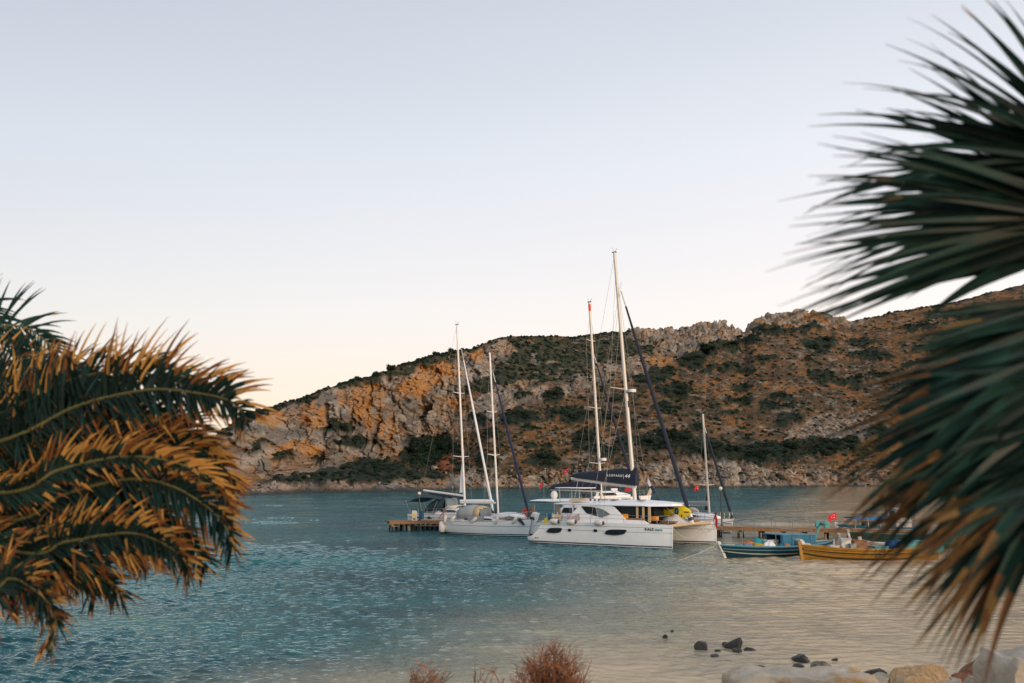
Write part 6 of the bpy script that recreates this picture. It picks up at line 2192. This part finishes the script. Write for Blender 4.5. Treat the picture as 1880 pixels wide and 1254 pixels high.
# visible fronds (nearest ones first so that their leaflets are single objects)
pinnate(palm1, frond_px([(0, 810), (140, 746), (268, 716), (357, 721), (424, 737), (452, 768)], 7.3, 6.9), .54, .42, .023, .58, .42, 1, 150, .30, fwd=.42)
pinnate(palm1, frond_px([(0, 955), (117, 908), (234, 880), (312, 891), (379, 930), (413, 965), (430, 1015)], 7.2, 6.7), .42, .40, .023, .60, .32, 2, 290, .34, fwd=.62)
pinnate(palm1, frond_px([(20, 1010), (123, 994), (223, 979), (279, 988), (335, 1022), (350, 1060)], 7.0, 6.6), .34, .38, .019, .6, .5, 3, 296, .34, fwd=.65)
pinnate(palm1, frond_px([(-60, 1070), (20, 1062), (56, 1078), (89, 1106), (103, 1145), (90, 1192)], 6.8, 6.4), .30, .34, .018, .55, .5, 4, 298, .34, fwd=.6)
# second layer
pinnate(palm1, frond_px([(0, 900), (150, 835), (260, 805), (340, 812), (400, 846), (432, 900)], 7.5, 7.2), .36, .30, .027, .72, .35, 5, None, .3)
pinnate(palm1, frond_px([(-100, 690), (-20, 610), (40, 600), (90, 632), (130, 690)], 8.4, 8.3), .42, .40, .035, .08, .1, 6, None, .3, green=1)
pinnate(palm1, frond_px([(-150, 600), (-60, 560), (0, 600), (60, 660)], 8.8, 8.9), .42, .40, .035, .12, .1, 7, None, .3, green=1)
pinnate(palm1, frond_px([(0, 870), (100, 800), (200, 790), (300, 830), (360, 900)], 7.9, 7.8), .40, .40, .030, .15, .25, 8, None, .28)
pinnate(palm1, frond_px([(0, 900), (90, 880), (190, 900), (260, 950), (300, 1020)], 7.7, 7.6), .38, .36, .030, .15, .3, 9, None, .28)
pinnate(palm1, frond_px([(-40, 960), (60, 930), (160, 950), (220, 1000), (250, 1040)], 7.4, 7.2), .34, .30, .028, .3, .4, 10, None, .28)
pinnate(palm1, frond_px([(-60, 990), (20, 985), (90, 1010), (140, 1050), (165, 1085)], 7.3, 7.2), .30, .24, .03, .2, .45, 11, None, .28)
pinnate(palm1, frond_px([(-60, 800), (40, 740), (140, 720), (230, 745), (300, 800)], 8.0, 8.0), .40, .40, .030, .35, .2, 12, None, .28)
pinnate(palm1, frond_px([(-100, 1000), (-30, 1010), (10, 1040), (30, 1085), (25, 1130)], 7.0, 6.9), .28, .26, .03, .2, .4, 13, None, .28)
pinnate(palm1, frond_px([(-120, 760), (-30, 690), (70, 690), (150, 740), (200, 800)], 8.2, 8.2), .42, .40, .030, .45, .2, 14, None, .28)
pinnate(palm1, frond_px([(-60, 860), (30, 840), (110, 860), (170, 920), (200, 990)], 8.0, 7.9), .40, .40, .032, .1, .2, 15, None, .25)
pinnate(palm1, frond_px([(0, 905), (110, 862), (230, 838), (330, 852), (395, 890), (420, 930)], 7.05, 6.8), .30, .22, .026, .85, .5, 16, None, .35, fwd=.9)
for k_, pts_ in enumerate([[(0, 880), (140, 828), (270, 815), (350, 840), (405, 890), (425, 940)], [(0, 985), (110, 950), (220, 935), (310, 965), (360, 1010), (378, 1050)], [(-20, 1040), (60, 1030), (140, 1040), (200, 1070), (225, 1100)],
                           [(0, 760), (120, 700), (230, 682), (320, 700), (390, 735)]]):
    pinnate(palm1, frond_px(pts_, 7.45, 7.15),   .38, .36, .026, .52, .3, 60 + k_, None, .3, fwd=.6)
for k_, pts_ in enumerate([[(-100, 850), (0, 790), (120, 780), (220, 815), (280, 880)], [(-60, 930), (60, 890), (170, 905), (240, 960), (275, 1030)], [(-80, 960), (0, 960), (90, 985), (150, 1030), (180, 1090)],
                           [(-100, 780), (0, 720), (120, 715), (210, 755), (260, 820)], [(-60, 900), (40, 870), (150, 870), (250, 905), (320, 980)], [(-100, 1000), (-10, 1000), (50, 1030), (80, 1080), (85, 1130)],
                           [(0, 840), (120, 775), (240, 760), (330, 785), (390, 840)]]):
    pinnate(palm1, frond_px(pts_, 8.3 - .12 * k_, 8.2 - .15 * k_), .46, .44, .026, .22 + .05 * (k_ % 3), .3, 40 + k_, None, .25, fwd=.55)
pinnate(palm1, frond_px([(-200, 720), (-160, 620), (-200, 560)], 7.0, 6.5), .4, .4, .05, .2, .2, 17, None, .3)
pinnate(palm1, frond_px([(-600, 760), (-800, 800), (-950, 980)], 7.8, 8.0), .4, .4, .05, .3, .2, 18, None, .3)

# ---- fan palm
palm2 = thing('fan_palm', 'dark green fan palm with long spiky blurred leaves filling the right edge', 'palm', (3.25, 4.3, float(bank_z(0, 4.3))))
MB().tube([(0, 0, -.2), (0.02, 0, .7), (-.02, 0, 1.4), (0, 0, 1.95)], [.2, .17, .16, .13], 12).build('trunk', PTRUNK, palm2)
crown2 = Vector((3.25, 4.3, palm2.location.z + 1.9))
n_seg = 0
def fan(hub, depth, a0, a1, n, r0, r1, droop, seed, tipf=.14, spread=.5, wmul=1.0, brown=0.15, joined=False):
    """hub in view pixels at a real distance; segments fan from angle a0 to a1 (degrees, anticlockwise from +x)"""
    global n_seg
    r = random.Random(seed)
    o0 = palm2.location
    H_ = at(hub[0], hub[1], depth)
    mb = MB()
    pet = bez([crown2 - o0, (crown2 - o0).lerp(H_ - o0, .6) + Vector((0, 0, .06)), H_ - o0], 6)
    mb.tube(pet, .018, 6)
    fr = mb.build('frond', PG, palm2)
    k = depth / F
    jn = MB()
    for i in range(n):
        f = (i + r.uniform(-.25, .25)) / (n - 1)
        a = radians(a0 + (a1 - a0) * f)
        L_ = (r0 + (r1 - r0) * f) * k * r.uniform(.86, 1.1)
        d = Vector((cos(a), 0, sin(a)))
        dep = spread * (f - .5) + r.gauss(0, .05)
        d = (d + Vector((0, dep, 0))).normalized()
        pts, q = [], H_ - o0
        ns = 11
        dr = droop * r.uniform(.6, 1.4)
        bx_ = r.gauss(0, .012)
        for j in range(ns + 1):
            pts.append(q.copy())
            d = (d + Vector((0, 0, -dr * (j / ns) ** 1.6)) + Vector((0, bx_, bx_))).normalized()
            q = q + d * L_ / ns
        w = r.uniform(.036, .05) * wmul
        wid = [w * .35, w * .8, w * 1.15, w * 1.3, w * 1.25, w * 1.1, w * .9, w * .7, w * .5, w * .32, w * .16, .002]
        tf = tipf * r.uniform(.4, 1.9)
        allb = r.random() < brown
        ms = [((3 if r.random() < .5 else 2) if (j / ns > 1 - tf or (allb and j / ns > .5)) else (1 if j / ns < .45 or r.random() < .3 else 0)) for j in range(ns)]
        nn = Vector((sin(a) * .35 + r.gauss(0, .25), -1, r.gauss(0, .5))).normalized()
        vs, fs, m_ = blade(pts, wid, nn, ms, .32)
        lb = MB()
        lb.v, lb.f, lb.m = [tuple(v) for v in vs], fs, m_
        if joined:
            jn.add(lb.v, lb.f)
            jn.m[-len(lb.m):] = lb.m
            continue
        lb.build('leaf_segment', [PG, PG2, PTAN, PBRN2], fr, angle=60)
        n_seg += 1
    if joined:
        tag(jn.build('leaf_segments', [PG, PG2, PTAN, PBRN2], fr, angle=60), None, None, kind='stuff')
    return fr
fan((2010, 300), 3.75, 112, 184, 26, 360, 540, .10, 1, .08, .4, .8, brown=0)
fan((2030, 400), 3.6, 164, 200, 36, 530, 650, .05, 2, .08, .5, .8, brown=0)
fan((2000, 380), 4.1, 150, 200, 24, 330, 460, .05, 3, .04, .5, 1.1, brown=0)
fan((2040, 590), 3.7, 194, 217, 32, 480, 690, .05, 4, .14, .5, .85, brown=.05)
fan((2010, 650), 3.4, 192, 222, 38, 440, 590, .05, 5, .14, .5, .85, brown=.06)
fan((1965, 860), 3.2, 196, 242, 34, 340, 440, .08, 6, .30, .5, .85, brown=.25)
fan((1960, 760), 3.5, 190, 224, 24, 360, 480, .06, 7, .2, .5, .9, brown=.12)
fan((1985, 440), 4.2, 168, 196, 20, 260, 350, .05, 8, .05, .5, 1.5, brown=0)
fan((1990, 700), 4.2, 182, 245, 24, 280, 400, .05, 9, .05, .5, 1.9, brown=.03)
fan((2000, 600), 4.4, 186, 235, 20, 270, 380, .05, 10, .05, .5, 2.0, brown=0)
fan((2010, 560), 3.9, 190, 216, 34, 400, 560, .05, 12, .1, .5, .8, brown=.03, joined=True)
fan((1990, 350), 3.95, 140, 196, 34, 380, 520, .05, 15, .05, .5, .7, brown=0, joined=True)
fan((1960, 830), 3.6, 194, 236, 30, 300, 420, .07, 16, .25, .5, .8, brown=.15, joined=True)
fan((2030, 560), 4.1, 183, 212, 26, 330, 480, .05, 17, .06, .5, 1.1, brown=.03, joined=True)
fan((2010, 545), 3.9, 186, 200, 7, 290, 330, .03, 18, .1, .3, .7, brown=0, joined=True)
fan((2250, 420), 4.6, 20, 160, 10, 300, 300, .1, 11)
print('shrubs', n_sh, 'leaflets', n_leaflets, 'segments', n_seg)
